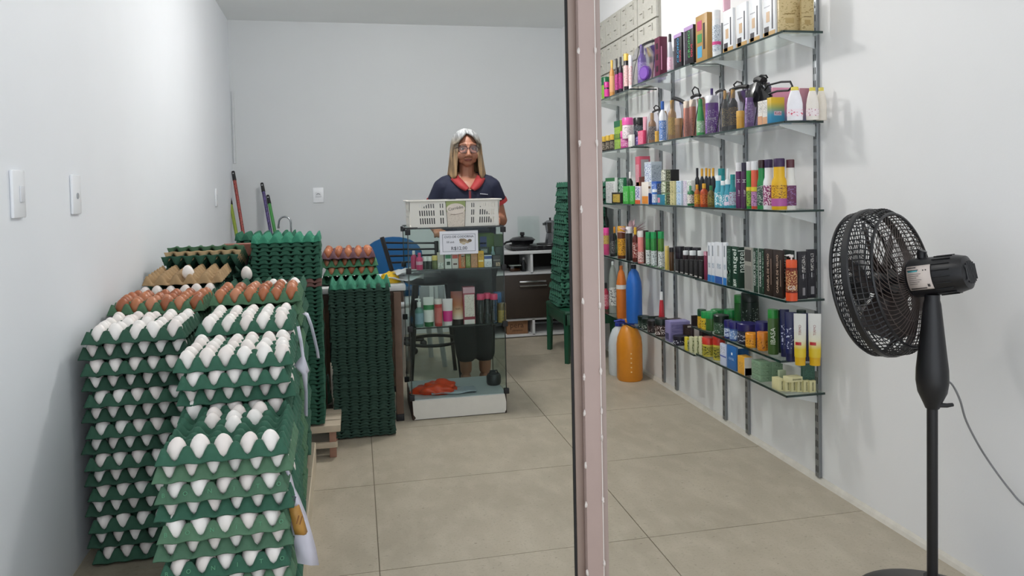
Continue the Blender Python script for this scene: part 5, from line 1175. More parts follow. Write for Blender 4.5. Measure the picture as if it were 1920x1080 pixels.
ci([
    ('bot', 774, 791, 566, .01, '5f8a82', 'dfe2e0', P('9ab8c8', '2a3a4a', 200, 300), 'pump_bottle', 'green pump bottle with white top on lower case shelf', 'bottle', {'pump': 'e6e6e4'}),
    ('tube', 790, 811, 557, .0, grad_mat(((0, 'dcdcd8'), (.52, 'dcdcd8'), (.53, '2a7a44'), (.72, '2a7a44'), (.73, 'd6d6d2'), (1, 'd6d6d2')), .02, .145), '2a6a3c', None, 'cream_tube', 'white tube with green stripe on lower case shelf', 'tube'),
    ('cyl', 811, 826, 560, .0, 'c24a48', 'dcd2ce', P('c8504e', 'e8b0a8', 200, 300), 'cream_tube', 'red bottle with pale cap on lower case shelf', 'bottle'),
    ('tube', 826, 846, 560, .0, grad_mat(((0, 'd22a84'), (.44, 'd22a84'), (.45, 'e4dadd'), (1, 'e4dadd')), .02, .145), 'e4dede', None, 'cream_tube', 'magenta and white tube on lower case shelf', 'tube'),
    ('tube', 842, 869, 546, .015, grad_mat(((0, 'd8cfc6'), (.28, 'd2b090'), (.55, 'b06a44'), (1, '8a3f32')), .02, .165), '2a2424', None, 'cream_tube', 'brown and cream tube on lower case shelf', 'tube', {'text': [('sun', .018, '3a2018', False, .5)]}),
    (868, 868, 890, 539, .02, '9a3a4c', 'gift_box', 'pink wrapped carton with white front panel on lower case shelf', 'box', {'len': .05, 'pan': [('y', .1, .95, .20, .80, P('e0d4cc', 'b09a92', 120, 160, .6)), ('y', .05, .95, 0, .12, 'e2d8d6'), ('y', 0, 1, .84, 1, 'c99aa6')]}),
    (928, 928, 940, 549, .06, '2a5f94', 'soap_box', 'blue carton at right of lower case shelf', 'box', {'len': .05}),
], zs, y)
CLR = glass_mat('f0f3f5', .10, .06, 'clear_bottle')
for k, (a, c_) in enumerate(((891, 906), (904, 918), (916, 931))):
    round_item(('cyl', a, c_, 551 - 2 * (k == 1), .0 + .02 * (k == 1), CLR, 'cf3f68', None, 'micellar_bottle', f'clear bottle with pink cap, {ORD[k]} of three on lower case shelf', 'bottle', {'group': 'clear bottles with pink caps', 'text': [('H', .016, '3a3c42', False, .62), ('iii', .014, '50525a', False, .38)]}), None, zs, XF, y)
round_item(('jar', 930, 946, 568, .0, 'a8904a', '6a5a3a', P('b8a05a', '4a3a1a', 150, 200, .5), 'potpourri_jar', 'golden brown jar at the right end of lower case shelf', 'jar'), None, zs, XF, y)
for k, (px, wd, tp) in enumerate(((796, .055, 538), (815, .008, 538), (828, .036, 536))):
    p = PY(px, 560, VY0 + .22)
    b = NB(); bx(b, -wd / 2, wd / 2, 0, .012, 0, zof(tp, p.x, VY0 + .22) - zs, .001)
    o = obj('comb_pack', b, mat('a9abac', .4, .15, 120), None, 35); o.location = (p.x, VY0 + .22, zs)
    tag(o, ['wide ribbed grey pack standing at the back of lower case shelf', 'narrow grey stick standing at the back of lower case shelf', 'pale grey pointed pack at the back of lower case shelf'][k], 'pack')
# things on the base of the case
p = PY(820, 735, VY0 + .10)
lump('orange_bag', 'crumpled orange plastic bag lying on the floor of the display case', 'bag', (p.x, VY0 + .13, VZ + .003), .105, .075, .055, mat('d8441c', .35, .2, 25), .5, 4, 2.2)
p = PY(850, 741, VY0 + .1)
b = NB(); n = 5; g_ = [[b.verts.new((-.12 + .24 * i / n, -.06 + .12 * j / n, .006 * math.sin(i * 1.7 + j * 2))) for j in range(n + 1)] for i in range(n + 1)]
for i in range(n):
    for j in range(n): b.faces.new((g_[i][j], g_[i + 1][j], g_[i + 1][j + 1], g_[i][j + 1]))
o = obj('cloth', b, mat('a7b0bb', .7, .08, 20), None, 80); o.location = (p.x, VY0 + .10, VZ + .009); md = o.modifiers.new('s', 'SOLIDIFY'); md.thickness = .002
tag(o, 'pale grey cloth spread on the floor of the display case', 'cloth')
p = PY(929, 728, VY0 + .2)
t = thing('round_tin', 'dark round tin with handle on the floor of the display case', 'tin', (p.x - .01, VY0 + .19, VZ + .001))
b = NB(); lathe(b, [(0, 0), (.034, 0), (.040, .012), (.040, .045), (.034, .058), (0, .06)], 20); obj('body', b, mat('2a2c2f', .45, .1, 40), t)
b = NB(); tube(b, [(-.026, 0, .056), (-.018, 0, .075), (.018, 0, .075), (.026, 0, .056)], .004, 8); obj('handle', b, BLK, t)

# quail egg sign and white basket on the case
p0, p1 = PY(824, 434, VY0 - .012), PY(897, 475, VY0 - .012)
sw, sh_ = p1.x - p0.x, p0.z - p1.z
t = thing('price_sign', 'white paper sign with price of quail eggs on the front of the glass case', 'sign', ((p0.x + p1.x) / 2, VY0 - .0095, p1.z))
box('paper', mat('e4e5ee', .6, .03), t, -sw / 2, sw / 2, -.0012, 0, 0, sh_)
fr = mat('4a5064', .5)
for a in ((-.43, .43, .115, .130), (-.43, .43, .845, .86)): box('border', fr, t, a[0] * sw, a[1] * sw, -.0016, -.001, a[2] * sh_, a[3] * sh_)
for a in ((-.43, -.42), (.42, .43)): box('border', fr, t, a[0] * sw, a[1] * sw, -.0016, -.001, .115 * sh_, .86 * sh_)
tk = mat('20283c', .5)
text('OVO DE CODORNA', .0165, tk, t, Vector((0, -.0022, sh_ * .745)), face_rot(0), 'lettering', .0003)
text('50 und.', .014, tk, t, Vector((-.22 * sw, -.0022, sh_ * .525)), face_rot(0), 'lettering', .0003)
text('R$12,00', .025, tk, t, Vector((0, -.0022, sh_ * .245)), face_rot(0), 'lettering', .0003)
for k, (dx, dz, c) in enumerate(((-.05, .0, 'b9a483'), (.03, .035, '9c8768'), (.0, -.035, 'cfc1a8'), (.10, .0, 'b8a688'), (.16, .03, '6f604c'), (-.0, .05, 'a08c70'), (-.06, .05, '8c7a60'))):
    b = NB(); lathe(b, [(0, 0), (.011, 0), (.011, .0004), (0, .0004)], 14, 1, .72)
    o = obj('printed_egg', b, P(c, '4a3c2c', 500, 500, .58), t); o.rotation_euler = (PI / 2, 0, 0); o.location = ((.12 + dx) * sw * 1.0, -.0011 - .0002 * k, sh_ * (.52 + dz * 1.6))
p0, p1 = PY(765, 374, VY0 + .02), PY(937, 374, VY0 + .02)
bw_ = p1.x - p0.x; bz1 = zof(374, .5, VY0 + .02); bh_ = bz1 - VT - .001
t = thing('plastic_basket', 'white slotted plastic basket with a printed card on top of the glass case', 'basket', ((p0.x + p1.x) / 2, VY0 + .02, VT + .001))
BW = mat('dedbd4', .4, .03, 30)
def slotted(x0, x1, zones, z0, z1, rows_, taper):
    """thin plate with real slots, in x and z; zones are (xa, xb, number of slots)"""
    xsb = [x0]
    hole = []
    for xa, xb, n in zones:
        pitch = (xb - xa) / n
        for k in range(n): hole.append((xa + pitch * (k + .25), xa + pitch * (k + .75)))
    for a, c_ in hole: xsb += [a, c_]
    xsb.append(x1); zsb = [z0]
    for a, c_ in rows_: zsb += [a, c_]
    zsb.append(z1)
    b = NB(); vv = {}
    def V(i, j, s):
        k = (i, j, s)
        if k not in vv: vv[k] = b.verts.new((xsb[i] * (1 - taper * (1 - (zsb[j] - z0) / (z1 - z0))), s, zsb[j]))
        return vv[k]
    NX, NZ = len(xsb) - 1, len(zsb) - 1
    solid = lambda i, j: 0 <= i < NX and 0 <= j < NZ and not (i % 2 == 1 and j % 2 == 1)
    th = .0025
    for i in range(NX):
        for j in range(NZ):
            if not solid(i, j): continue
            b.faces.new((V(i, j, 0), V(i + 1, j, 0), V(i + 1, j + 1, 0), V(i, j + 1, 0)))
            b.faces.new((V(i, j, th), V(i, j + 1, th), V(i + 1, j + 1, th), V(i + 1, j, th)))
            for (di, dj, e0, e1) in ((-1, 0, (i, j), (i, j + 1)), (1, 0, (i + 1, j), (i + 1, j + 1)), (0, -1, (i, j), (i + 1, j)), (0, 1, (i, j + 1), (i + 1, j + 1))):
                if not solid(i + di, j + dj): b.faces.new((V(*e0, 0), V(*e1, 0), V(*e1, th), V(*e0, th)))
    return b
h2 = bw_ / 2; tp = .055
R3 = [(bh_ * .12, bh_ * .34), (bh_ * .42, bh_ * .62), (bh_ * .70, bh_ * .86)]
zones = [(-h2 * .80, -h2 * .44, 7), (-h2 * .34, -h2 * .24, 2), (h2 * .36, h2 * .45, 2), (h2 * .55, h2 * .91, 7)]
obj('front_wall', slotted(-h2, h2, zones, 0, bh_, R3, tp), BW, t, 0)
o = obj('back_wall', slotted(-h2, h2, zones, 0, bh_, R3, tp), BW, t, 0); o.location = (0, .25, 0)
for sx in (-1, 1):
    o = obj('side_wall', slotted(-.125, .125, [(-.10, .10, 9)], 0, bh_, R3, 0), BW, t, 0); o.rotation_euler = (0, 0, PI / 2); o.location = (sx * h2 * .972, .125, 0)
box('floor_plate', BW, t, -h2 * .945, h2 * .945, .003, .25, 0, .003)
b = NB(); bx(b, -h2 - .008, h2 + .008, -.010, .0, bh_ - .008, bh_, .002); bx(b, -h2 - .008, h2 + .008, .25, .262, bh_ - .008, bh_, .002)
bx(b, -h2 - .010, -h2 + .002, -.008, .26, bh_ - .008, bh_, .002); bx(b, h2 - .002, h2 + .010, -.008, .26, bh_ - .008, bh_, .002)
obj('rim', b, BW, t, 35)
lump('dark_filler', 'dark pouch seen through the slots of the white basket', 'pouch', ((p0.x + p1.x) / 2, VY0 + .14, VT + .006), .212, .085, .135, mat('1d1f28', .7, .1, 20), .08)  # filler added inside the basket so its slots look dark
q0, q1 = PY(836, 376, VY0), PY(875, 428, VY0)
cx_ = (q0.x + q1.x) / 2 - (p0.x + p1.x) / 2; cw, chh = (q1.x - q0.x) / 2, (q0.z - q1.z) / 2; cz = (q0.z + q1.z) / 2 - VT
c_ = NB(); prism(c_, [(cx_ - cw * .82, cz - chh), (cx_ + cw * .86, cz - chh), (cx_ + cw, cz + chh), (cx_ - cw, cz + chh)], 'y', -.0020, -.0004)
card = obj('printed_card', c_, P('d6cabd', 'a89c90', 60, 260, .62), t)
b = NB(); prism(b, [(cx_ - cw * .96, cz + chh * .2), (cx_ + cw * .96, cz + chh * .2), (cx_ + cw, cz + chh), (cx_ - cw, cz + chh)], 'y', -.0024, -.0018); obj('green_band', b, mat('9aa86a', .5, .15, 40), card)
b = NB(); lathe(b, [(0, 0), (cw * .93, 0), (cw * .93, .0005), (0, .0005)], 28, 1, .58); o = obj('oval', b, mat('ded3c8', .5), card); o.rotation_euler = (PI / 2, 0, 0); o.location = (cx_, -.0023, cz + chh * .38)
text('Corrêdio', .021, mat('2a2320', .5), card, Vector((cx_, -.0032, cz + chh * .42)), Matrix.Rotation(-.16, 4, 'Y') @ face_rot(0), 'lettering', .0002)
b = NB(); tube(b, [(cx_ - cw * .5, -.003, cz - .001), (cx_, -.003, cz - .006 + .004), (cx_ + cw * .7, -.003, cz + .006)], .0009, 6); obj('flourish', b, mat('6a4a3a', .5), card)
b = NB()
for a in ((cx_ - cw, cx_ + cw, cz + chh, cz + chh),): pass
for (xa, za, xb, zb) in ((cx_ - cw * .82, cz - chh, cx_ + cw * .86, cz - chh), (cx_ + cw * .86, cz - chh, cx_ + cw, cz + chh), (cx_ + cw, cz + chh, cx_ - cw, cz + chh), (cx_ - cw, cz + chh, cx_ - cw * .82, cz - chh)):
    tube(b, [(xa, -.0022, za), (xb, -.0022, zb)], .0011, 6)
obj('card_edge', b, mat('26221f', .5), card)

# ------------------------------------------------------------------ woman behind the case
PXo, PYo = .654, 4.40
wo = thing('person', 'woman with grey blonde hair and glasses in navy polo standing behind the glass case', 'person', (PXo, PYo, 0))
def remesh(b, voxel, smooth=6, f=.5):
    me = bpy.data.meshes.new('t'); b.to_mesh(me); b.free()
    o = bpy.data.objects.new('t', me); COL.objects.link(o)
    m = o.modifiers.new('r', 'REMESH'); m.mode = 'VOXEL'; m.voxel_size = voxel
    s = o.modifiers.new('s', 'SMOOTH'); s.iterations = smooth; s.factor = f
    dg = bpy.context.evaluated_depsgraph_get()
    out = bpy.data.meshes.new_from_object(o.evaluated_get(dg))
    bpy.data.objects.remove(o); bpy.data.meshes.remove(me)
    nb = bmesh.new(); nb.from_mesh(out); bpy.data.meshes.remove(out)
    return nb
SK = mat('a06c55', .5, .10, 25)
b = NB()
# head
ball(b, (0, .004, 1.440), .070, .088, .082); ball(b, (0, -.022, 1.385), .062, .064, .066); ball(b, (0, -.048, 1.337), .030, .028, .024, 2)
for s in (-1, 1):
    ball(b, (s * .036, -.056, 1.378), .028, .023, .028, 2); ball(b, (s * .036, -.040, 1.352), .020, .019, .020, 2); ball(b, (s * .071, .010, 1.405), .010, .018, .028, 2)
    capsule(b, (s * .010, -.080, 1.440), (s * .045, -.068, 1.442), .010, .009)
    ball(b, (s * .013, -.092, 1.374), .008, .010, .008, 2)
capsule(b, (0, -.082, 1.425), (0, -.100, 1.380), .008, .0125)
ball(b, (0, -.076, 1.352), .022, .014, .010, 2)
capsule(b, (0, .016, 1.20), (0, .004, 1.36), .052, .047)
# trunk
ball(b, (0, .0, 1.13), .168, .100, .130); ball(b, (0, -.012, .93), .165, .120, .17); ball(b, (0, .0, .79), .172, .118, .12)
capsule(b, (-.132, .005, 1.193), (.132, .005, 1.193), .051, .051)
for s in (-1, 1):
    capsule(b, (0, .014, 1.262), (s * .13, .006, 1.215), .034, .040)
    capsule(b, (s * .150, .0, 1.190), (s * .208, .03, .985), .049, .040)
    hx_, hz_ = (.130, 1.008) if s > 0 else (-.195, .940)
    capsule(b, (s * .208, .03, .985), (hx_, -.115, hz_), .040, .027)
    # hand: palm, four fingers, thumb
    ball(b, (hx_ * .99, -.150, hz_ - .004), .036, .042, .016, 2)
    for k in range(4):
        fx = hx_ * .99 + (-.027 + .018 * k); ln = (.030, .036, .034, .026)[k]
        capsule(b, (fx, -.177, hz_ - .003), (fx, -.184 - ln * .5, hz_ - .008), .0085, .008); capsule(b, (fx, -.184 - ln * .5, hz_ - .008), (fx, -.186 - ln * .6, hz_ - .030), .008, .007)
    capsule(b, (hx_ - s * .030, -.140, hz_), (hx_ - s * .052, -.170, hz_ - .012), .010, .008)
    # legs and feet
    capsule(b, (.018 + s * .075, 0, .76), (.026 + s * .066, 0, .42), .080, .056); capsule(b, (.026 + s * .066, 0, .42), (.028 + s * .058, .012, .09), .053, .037)
    capsule(b, (.028 + s * .058, .03, .038), (.028 + s * .066, -.13, .028), .034, .026)
nb = remesh(b, .0048, 5)
body = obj('body', nb, SK, wo, 0, True)
for p_ in body.data.polygons: p_.use_smooth = True
body.data.materials.append(mat('8a4a44', .45, .08, 40))
for p_ in body.data.polygons:
    c = p_.center
    if c.y < -.070 and abs(c.x) < .024 and 1.345 < c.z < 1.359 and abs(c.z - 1.352) < .0072 * (1 - (abs(c.x) / .025) ** 2): p_.material_index = 1
bt = NB(); bt.from_mesh(body.data); BV = BVHTree.FromBMesh(bt)
def onf(x, z, off=.004, tree=None):
    h = (tree or BV).ray_cast(Vector((x, -1, z)), Vector((0, 1, 0)))
    return (h[0].y if h[0] else -.1) - off
# eyes, brows, mouth line, glasses
for s in (-1, 1):
    ye = onf(s * .030, 1.416, 0)
    b = NB(); ball(b, (s * .030, ye + .0065, 1.416), .0115, .010, .0080, 2); e = obj('eye', b, mat('b9aea6', .2, .03), body, 60)
    b = NB(); ball(b, (s * .030, ye - .0016, 1.416), .0062, .0030, .0062, 2); obj('iris', b, mat('241711', .15), e, 60)
    b = NB(); tube(b, [(s * .018, onf(s * .018, 1.424, .001), 1.421), (s * .030, onf(s * .03, 1.425, .0012), 1.4255), (s * .042, onf(s * .042, 1.422, .001), 1.420)], .0018, 6); obj('eyelid', b, mat('6a4434', .5), body, 60)
    b = NB(); tube(b, [(s * .012, onf(s * .012, 1.443, .0005), 1.443), (s * .028, onf(s * .028, 1.444, .0005), 1.4455), (s * .047, onf(s * .047, 1.439, .0005), 1.439)], .0024, 6, False, .0012); obj('eyebrow', b, mat('6a5142', .8), body, 60)
    b = NB(); tube(b, [(s * .018, onf(s * .018, 1.372, -.001), 1.374), (s * .030, onf(s * .030, 1.354, -.001), 1.356), (s * .031, onf(s * .031, 1.338, -.001), 1.342)], .0016, 6); obj('smile_line', b, mat('8f5c47', .6), body, 60)
b = NB(); tube(b, [(x, onf(x, 1.352, .0006), 1.352 + .0016 * math.cos(x * 130)) for x in (-.023, -.012, 0, .012, .023)], .0011, 6); obj('mouth_line', b, mat('4a2422', .6), body, 60)
gl = None
b = NB(); yg = -.096
for s in (-1, 1):
    pts = []
    for k in range(20):
        a = 2 * PI * k / 20
        pts.append((s * .0315 + .0265 * math.copysign(abs(math.cos(a)) ** .8, math.cos(a)), yg + abs(.0265 * math.cos(a) + s * s * .005) * .18, 1.4125 + (.0205 if math.sin(a) > 0 else .022) * math.copysign(abs(math.sin(a)) ** .85, math.sin(a))))
    tube(b, pts, .0020, 6, True)
    tube(b, [(s * .057, yg + .006, 1.424), (s * .073, yg + .03, 1.422), (s * .077, .0, 1.415)], .0018, 6)
tube(b, [(-.006, yg, 1.418), (0, yg - .003, 1.421), (.006, yg, 1.418)], .0020, 6)
gl = obj('glasses', b, mat('2e1c22', .3, .1, 60), wo, 60); gl['label'] = 'dark rimmed glasses with clear lenses'
for s in (-1, 1):
    b = NB(); lathe(b, [(0, 0), (.0255, 0), (.0255, .0008), (0, .0008)], 24, 1, .80); o = obj('lens', b, glass_mat('f0ecee', .08, .02, 'spectacle_lens'), gl); o.rotation_euler = (PI / 2, 0, 0); o.location = (s * .0315, yg + .002, 1.4125)
# hair: parted cap with two long curtains
b = NB()
N, Mv = 34, 16
g_ = []
for i in range(N + 1):
    f = i / N; a = math.radians(-52 + (360 - 76) * f)       # from right temple round the back to left temple
    row = []
    for j in range(Mv + 1):
        v = j / Mv
        dx, dy = math.cos(a), math.sin(a)
        if v < .42:
            e = (1 - v / .42) * PI / 2 * .96
            r = math.cos(e); zz = 1.446 + .092 * math.sin(e)
            x, y_ = dx * r * .084, .012 + dy * r * .100
            if dy < -.1: y_ *= 1.0
        else:
            q = (v - .42) / .58
            zz = 1.446 - q * (.200 + .018 * math.sin(7 * a) * q - .012 * max(0, -dy))
            sp = 1 + .32 * q ** 1.1 * (.6 + .4 * abs(dx))
            x, y_ = dx * .086 * sp, .012 + dy * .100 * (1 - .10 * q)
            if dy < 0: y_ = .012 + dy * .092 * (1 + .05 * q)
        k = 1 + .022 * math.sin(a * 17 + q * 3 if v >= .42 else a * 17) + .012 * math.sin(a * 31)
        row.append(b.verts.new((x * k, y_ * k, zz)))
    g_.append(row)
for i in range(N):
    for j in range(Mv): b.faces.new((g_[i][j], g_[i + 1][j], g_[i + 1][j + 1], g_[i][j + 1]))
hm = bpy.data.materials.new('streaked_hair'); hm.use_nodes = True
nt = hm.node_tree; bs_ = nt.nodes['Principled BSDF']; bs_.inputs['Roughness'].default_value = .45
tc = nt.nodes.new('ShaderNodeTexCoord'); sp = nt.nodes.new('ShaderNodeSeparateXYZ'); nt.links.new(tc.outputs['Object'], sp.inputs[0])
mr = nt.nodes.new('ShaderNodeMapRange'); mr.inputs[1].default_value = 1.25; mr.inputs[2].default_value = 1.54; nt.links.new(sp.outputs[2], mr.inputs[0])
mp = nt.nodes.new('ShaderNodeMapping'); mp.inputs['Scale'].default_value = (150, 14, 7); nz = nt.nodes.new('ShaderNodeTexNoise'); nz.inputs['Scale'].default_value = 1; nz.inputs['Detail'].default_value = 3
nt.links.new(tc.outputs['Object'], mp.inputs[0]); nt.links.new(mp.outputs[0], nz.inputs['Vector'])
r1 = nt.nodes.new('ShaderNodeValToRGB'); e = r1.color_ramp.elements
e[0].position, e[0].color = 0, lin('a58660'); e[1].position, e[1].color = 1, lin('b4b6b8')
for p_, h_ in ((.50, '8d7457'), (.72, '8f8678'), (.86, 'a0a2a4')):
    x = e.new(p_); x.color = lin(h_)
nt.links.new(mr.outputs[0], r1.inputs[0])
r2 = nt.nodes.new('ShaderNodeMapRange'); r2.inputs[1].default_value = .3; r2.inputs[2].default_value = .7; r2.inputs[3].default_value = .30; r2.inputs[4].default_value = 1.30
nt.links.new(nz.outputs['Fac'], r2.inputs[0])
mm = nt.nodes.new('ShaderNodeMix'); mm.data_type = 'RGBA'; mm.blend_type = 'MULTIPLY'; mm.inputs[0].default_value = 1
cb = nt.nodes.new('ShaderNodeCombineColor')
for k in range(3): nt.links.new(r2.outputs[0], cb.inputs[k])
nt.links.new(r1.outputs[0], mm.inputs[6]); nt.links.new(cb.outputs[0], mm.inputs[7]); nt.links.new(mm.outputs[2], bs_.inputs['Base Color'])
bp = nt.nodes.new('ShaderNodeBump'); bp.inputs['Strength'].default_value = .5; bp.inputs['Distance'].default_value = .004; nt.links.new(nz.outputs['Fac'], bp.inputs['Height']); nt.links.new(bp.outputs[0], bs_.inputs['Normal'])
ha = obj('hair', b, hm, wo, 0, True); ha['label'] = 'shoulder length hair, grey at crown and blonde below'
for p_ in ha.data.polygons: p_.use_smooth = True
md = ha.modifiers.new('s', 'SOLIDIFY'); md.thickness = .012; md.offset = 0
md = ha.modifiers.new('u', 'SUBSURF'); md.levels = 1; md.render_levels = 1
# fringe swept from the parting to both temples
for s, n_ in ((-1, 7), (1, 7)):
    b = NB()
    for k in range(n_):
        y_ = -.020 - .010 * k
        tube(b, [(-.008, y_ * .7 + .0, 1.534 - .003 * k), (s * .030, y_ - .012, 1.524 - .005 * k), (s * .060, y_ * .9, 1.490 - .006 * k), (s * .080, y_ * .55, 1.445), (s * .087, -.02 + y_ * .2, 1.38)], .0095, 7, False, .006)
    obj('hair_sweep', b, hm, ha, 80)
# polo
NV = mat('0f1630', .8, .15, 40, .1); RD = mat('962a2c', .75, .12, 40)
b = NB()
ball(b, (0, .0, 1.13), .170, .110, .140); ball(b, (0, -.012, .94), .178, .132, .19); ball(b, (0, .0, .82), .182, .128, .13)
capsule(b, (-.132, .005, 1.193), (.132, .005, 1.193), .060, .060)
for s in (-1, 1):
    capsule(b, (0, .014, 1.255), (s * .13, .006, 1.215), .044, .049); capsule(b, (s * .148, .0, 1.192), (s * .188, .018, 1.10), .058, .058)
    capsule(b, (s * .145, .0, 1.19), (s * .14, .0, 1.14), .058, .05)
nb = remesh(b, .008, 4)
kill = [f for f in nb.faces if (lambda c: (c.y < 0 and c.z > 1.175 and abs(c.x) < .012 + (c.z - 1.178) * .62) or (c.z > 1.245 and abs(c.x) < .058 and c.y < .05) or (abs(c.x) > .140 and c.z < 1.112 and abs(c.x) > .158))(f.calc_center_median())]
bmesh.ops.delete(nb, geom=kill, context='FACES')
bt2 = nb.copy(); bt2.faces.ensure_lookup_table(); PV = BVHTree.FromBMesh(bt2)
polo = obj('polo_shirt', nb, NV, wo, 0, True)
for p_ in polo.data.polygons: p_.use_smooth = True
md = polo.modifiers.new('s', 'SOLIDIFY'); md.thickness = .003
for s in (-1, 1):
    b = NB(); d = Vector((s * .188, .018, 1.10)) - Vector((s * .148, 0, 1.192)); d.normalize()
    c0 = Vector((s * .186, .018, 1.108)); tube(b, [c0, c0 + d * .022], .0585, 18); cf = obj('sleeve_cuff', b, RD, polo, 60); cf['label'] = 'red sleeve cuff'
    b = NB(); inn = []; out = []; mid = []
    for k in range(13):
        f = k / 12
        xi, zi = s * (.058 - .056 * f), 1.262 - .078 * f
        xo, zo = s * (.104 - .076 * f), 1.240 - .072 * f - .012 * math.sin(PI * f)
        yi = min(onf(xi, zi, .008), onf(xi, zi, .006, PV)) if f > .15 else -.035
        yo = onf(xo, zo, .007, PV)
        xm, zm = (xi + xo) / 2, (zi + zo) / 2; ym = min(onf(xm, zm, .010, PV), (yi + yo) / 2 - .003)
        inn.append(b.verts.new((xi, yi - .004, zi))); out.append(b.verts.new((xo, yo - .004, zo))); mid.append(b.verts.new((xm, ym - .004, zm)))
    for k in range(12):
        b.faces.new((inn[k], inn[k + 1], mid[k + 1], mid[k])); b.faces.new((mid[k], mid[k + 1], out[k + 1], out[k]))
    cl = obj('collar', b, RD, polo, 60, False); cl['label'] = 'red collar flap'; md = cl.modifiers.new('s', 'SOLIDIFY'); md.thickness = .004; md.offset = 0
b = NB(); tube(b, [(.062 * math.cos(PI * k / 12), .012 + .060 * math.sin(PI * k / 12), 1.262 + .012 * math.sin(PI * k / 12)) for k in range(13)], .012, 8); obj('collar_band', b, RD, polo, 60)
b = NB()
for k in range(4): bx(b, -.006, .006, onf(0, 1.165 - .012 * k, .004, PV) - .002, onf(0, 1.165 - .012 * k, .004, PV) + .004, 1.155 - .012 * k, 1.168 - .012 * k)
obj('placket', b, mat('7a2c34', .75), polo, 0)
xs_ = [.062 + .010 * k for k in range(6)]
b = NB()
for k in range(5): bx(b, xs_[k], xs_[k] + (.008 if k != 2 else .010), onf(xs_[k], 1.150, .0035, PV) - .001, onf(xs_[k], 1.150, .0035, PV) + .002, 1.1485 - .001 * k, 1.1525 - .0012 * k)
obj('chest_print', b, mat('c8cad2', .5), polo, 0)
# wide black trousers
b = NB()
ball(b, (0, .0, .80), .180, .126, .10); ball(b, (0, 0, .70), .178, .124, .12)
for s in (-1, 1): capsule(b, (.010 + s * .070, 0, .70), (.028 + s * .056, .004, .19), .090, .066)
nb = remesh(b, .009, 4)
bmesh.ops.bisect_plane(nb, geom=nb.verts[:] + nb.edges[:] + nb.faces[:], plane_co=(0, 0, .145), plane_no=(0, 0, -1), clear_outer=True)
tr = obj('trousers', nb, mat('17181c', .85, .12, 40), wo, 0, True)
for p_ in tr.data.polygons: p_.use_smooth = True
md = tr.modifiers.new('s', 'SOLIDIFY'); md.thickness = .003
for s in (-1, 1):
    b = NB(); prism(b, [(.028 + s * .066 + .036 * math.cos(2 * PI * k / 14) * 1.0, -.05 + .11 * math.sin(2 * PI * k / 14)) for k in range(14)], 'z', .0, .010); sd = obj('sandal', b, mat('1a1716', .6), wo)
    b = NB(); tube(b, [(.028 + s * .066 + u, v, z_) for u, v, z_ in ((-.042, -.085, .010), (-.03, -.09, .048), (0, -.092, .060), (.03, -.09, .048), (.042, -.085, .010))], .006, 6); obj('strap', b, mat('1a1716', .6), sd)

# ------------------------------------------------------------------ back counter with stove
CYF = 5.68; cz1 = zof(471, 1.3, CYF); CX0 = .80; CX1 = WX - .004
DW = mat('33281f', .5, .25, 12); WF = mat('d2d3d4', .45, .05)
t = thing('kitchen_cabinet', 'dark brown kitchen cabinet with pale frame against the back wall', 'cabinet', (0, 0, 0))
zz = lambda py: zof(py, 1.2, CYF)
box('worktop', WF, t, CX0, CX1, CYF - .01, BACK - .004, cz1 - .022, cz1, .002)
box('back_panel', mat('241c17', .6, .2, 12), t, CX0, CX1, BACK - .012, BACK - .004, .04, cz1 - .022)
for z in (zz(514), zz(600), zz(630)): box('shelf_board', WF, t, CX0, CX1, CYF, BACK - .012, z - .008, z + .008)
xd = PY(997, 490, CYF).x; xd2 = PY(1001, 615, CYF).x
box('divider', WF, t, xd - .010, xd + .010, CYF, BACK - .012, zz(514), cz1 - .022)
box('divider', WF, t, xd2 - .010, xd2 + .010, CYF, BACK - .012, zz(630), zz(600))
for x in (CX0, CX1 - .015): box('side_panel', WF, t, x, x + .015, CYF, BACK - .012, 0.02, cz1 - .022)
box('plinth', mat('1a1512', .7), t, CX0 + .02, CX1 - .02, CYF + .03, BACK - .02, 0, zz(630) - .008)
dr = box('drawer', DW, t, CX0 + .016, CX1 - .016, CYF - .016, CYF + .3, zz(598) + .006, zz(516) - .004, .002)
xa, xb = PY(973, 530, CYF).x, PY(1023, 530, CYF).x; za = zz(533)
b = NB(); tube(b, [(xa, CYF - .014, za - .014), (xa, CYF - .034, za - .014), (xb, CYF - .034, za - .014), (xb, CYF - .014, za - .014)], .006, 8); bx(b, xa, xb, CYF - .026, CYF - .016, za + .010, za + .024, .003); obj('handle', b, mat('c9c9c9', .2, .04, 30, 0, .9), dr)
p = PY(965, 505, CYF + .12)
t = thing('food_container', 'clear food container with orange contents in the cabinet shelf', 'container', (p.x, CYF + .12, zz(514) + .0085))
box('tub', glass_mat('b0a090', .1, .05, 'plastic_tub'), t, -.045, .045, -.03, .03, 0, .045, .006); box('contents', mat('a06a34', .7, .3, 60), t, -.040, .040, -.026, .026, .002, .024, .003); box('lid', mat('9aa39c', .4), t, -.048, .048, -.033, .033, .045, .053, .003)
p = PY(982, 505, CYF + .1)
t = thing('sauce_bottle', 'small clear bottle beside the container in the cabinet shelf', 'bottle', (p.x, CYF + .10, zz(514) + .0085))
b = NB(); lathe(b, [(0, 0), (.022, 0), (.024, .01), (.024, .055), (.009, .085), (.009, .095)], 16); obj('body', b, glass_mat('8e9498', .12, .05, 'clear_bottle2'), t)
b = NB(); lathe(b, [(0, .093), (.010, .093), (.010, .110), (0, .112)], 12); obj('cap', b, mat('c4c4c4', .4), t)
p = PY(969, 625, CYF + .06)
t = thing('cardboard_box', 'brown cardboard box printed pera in the bottom of the cabinet', 'box', (p.x, CYF + .10, zz(630) + .0085))
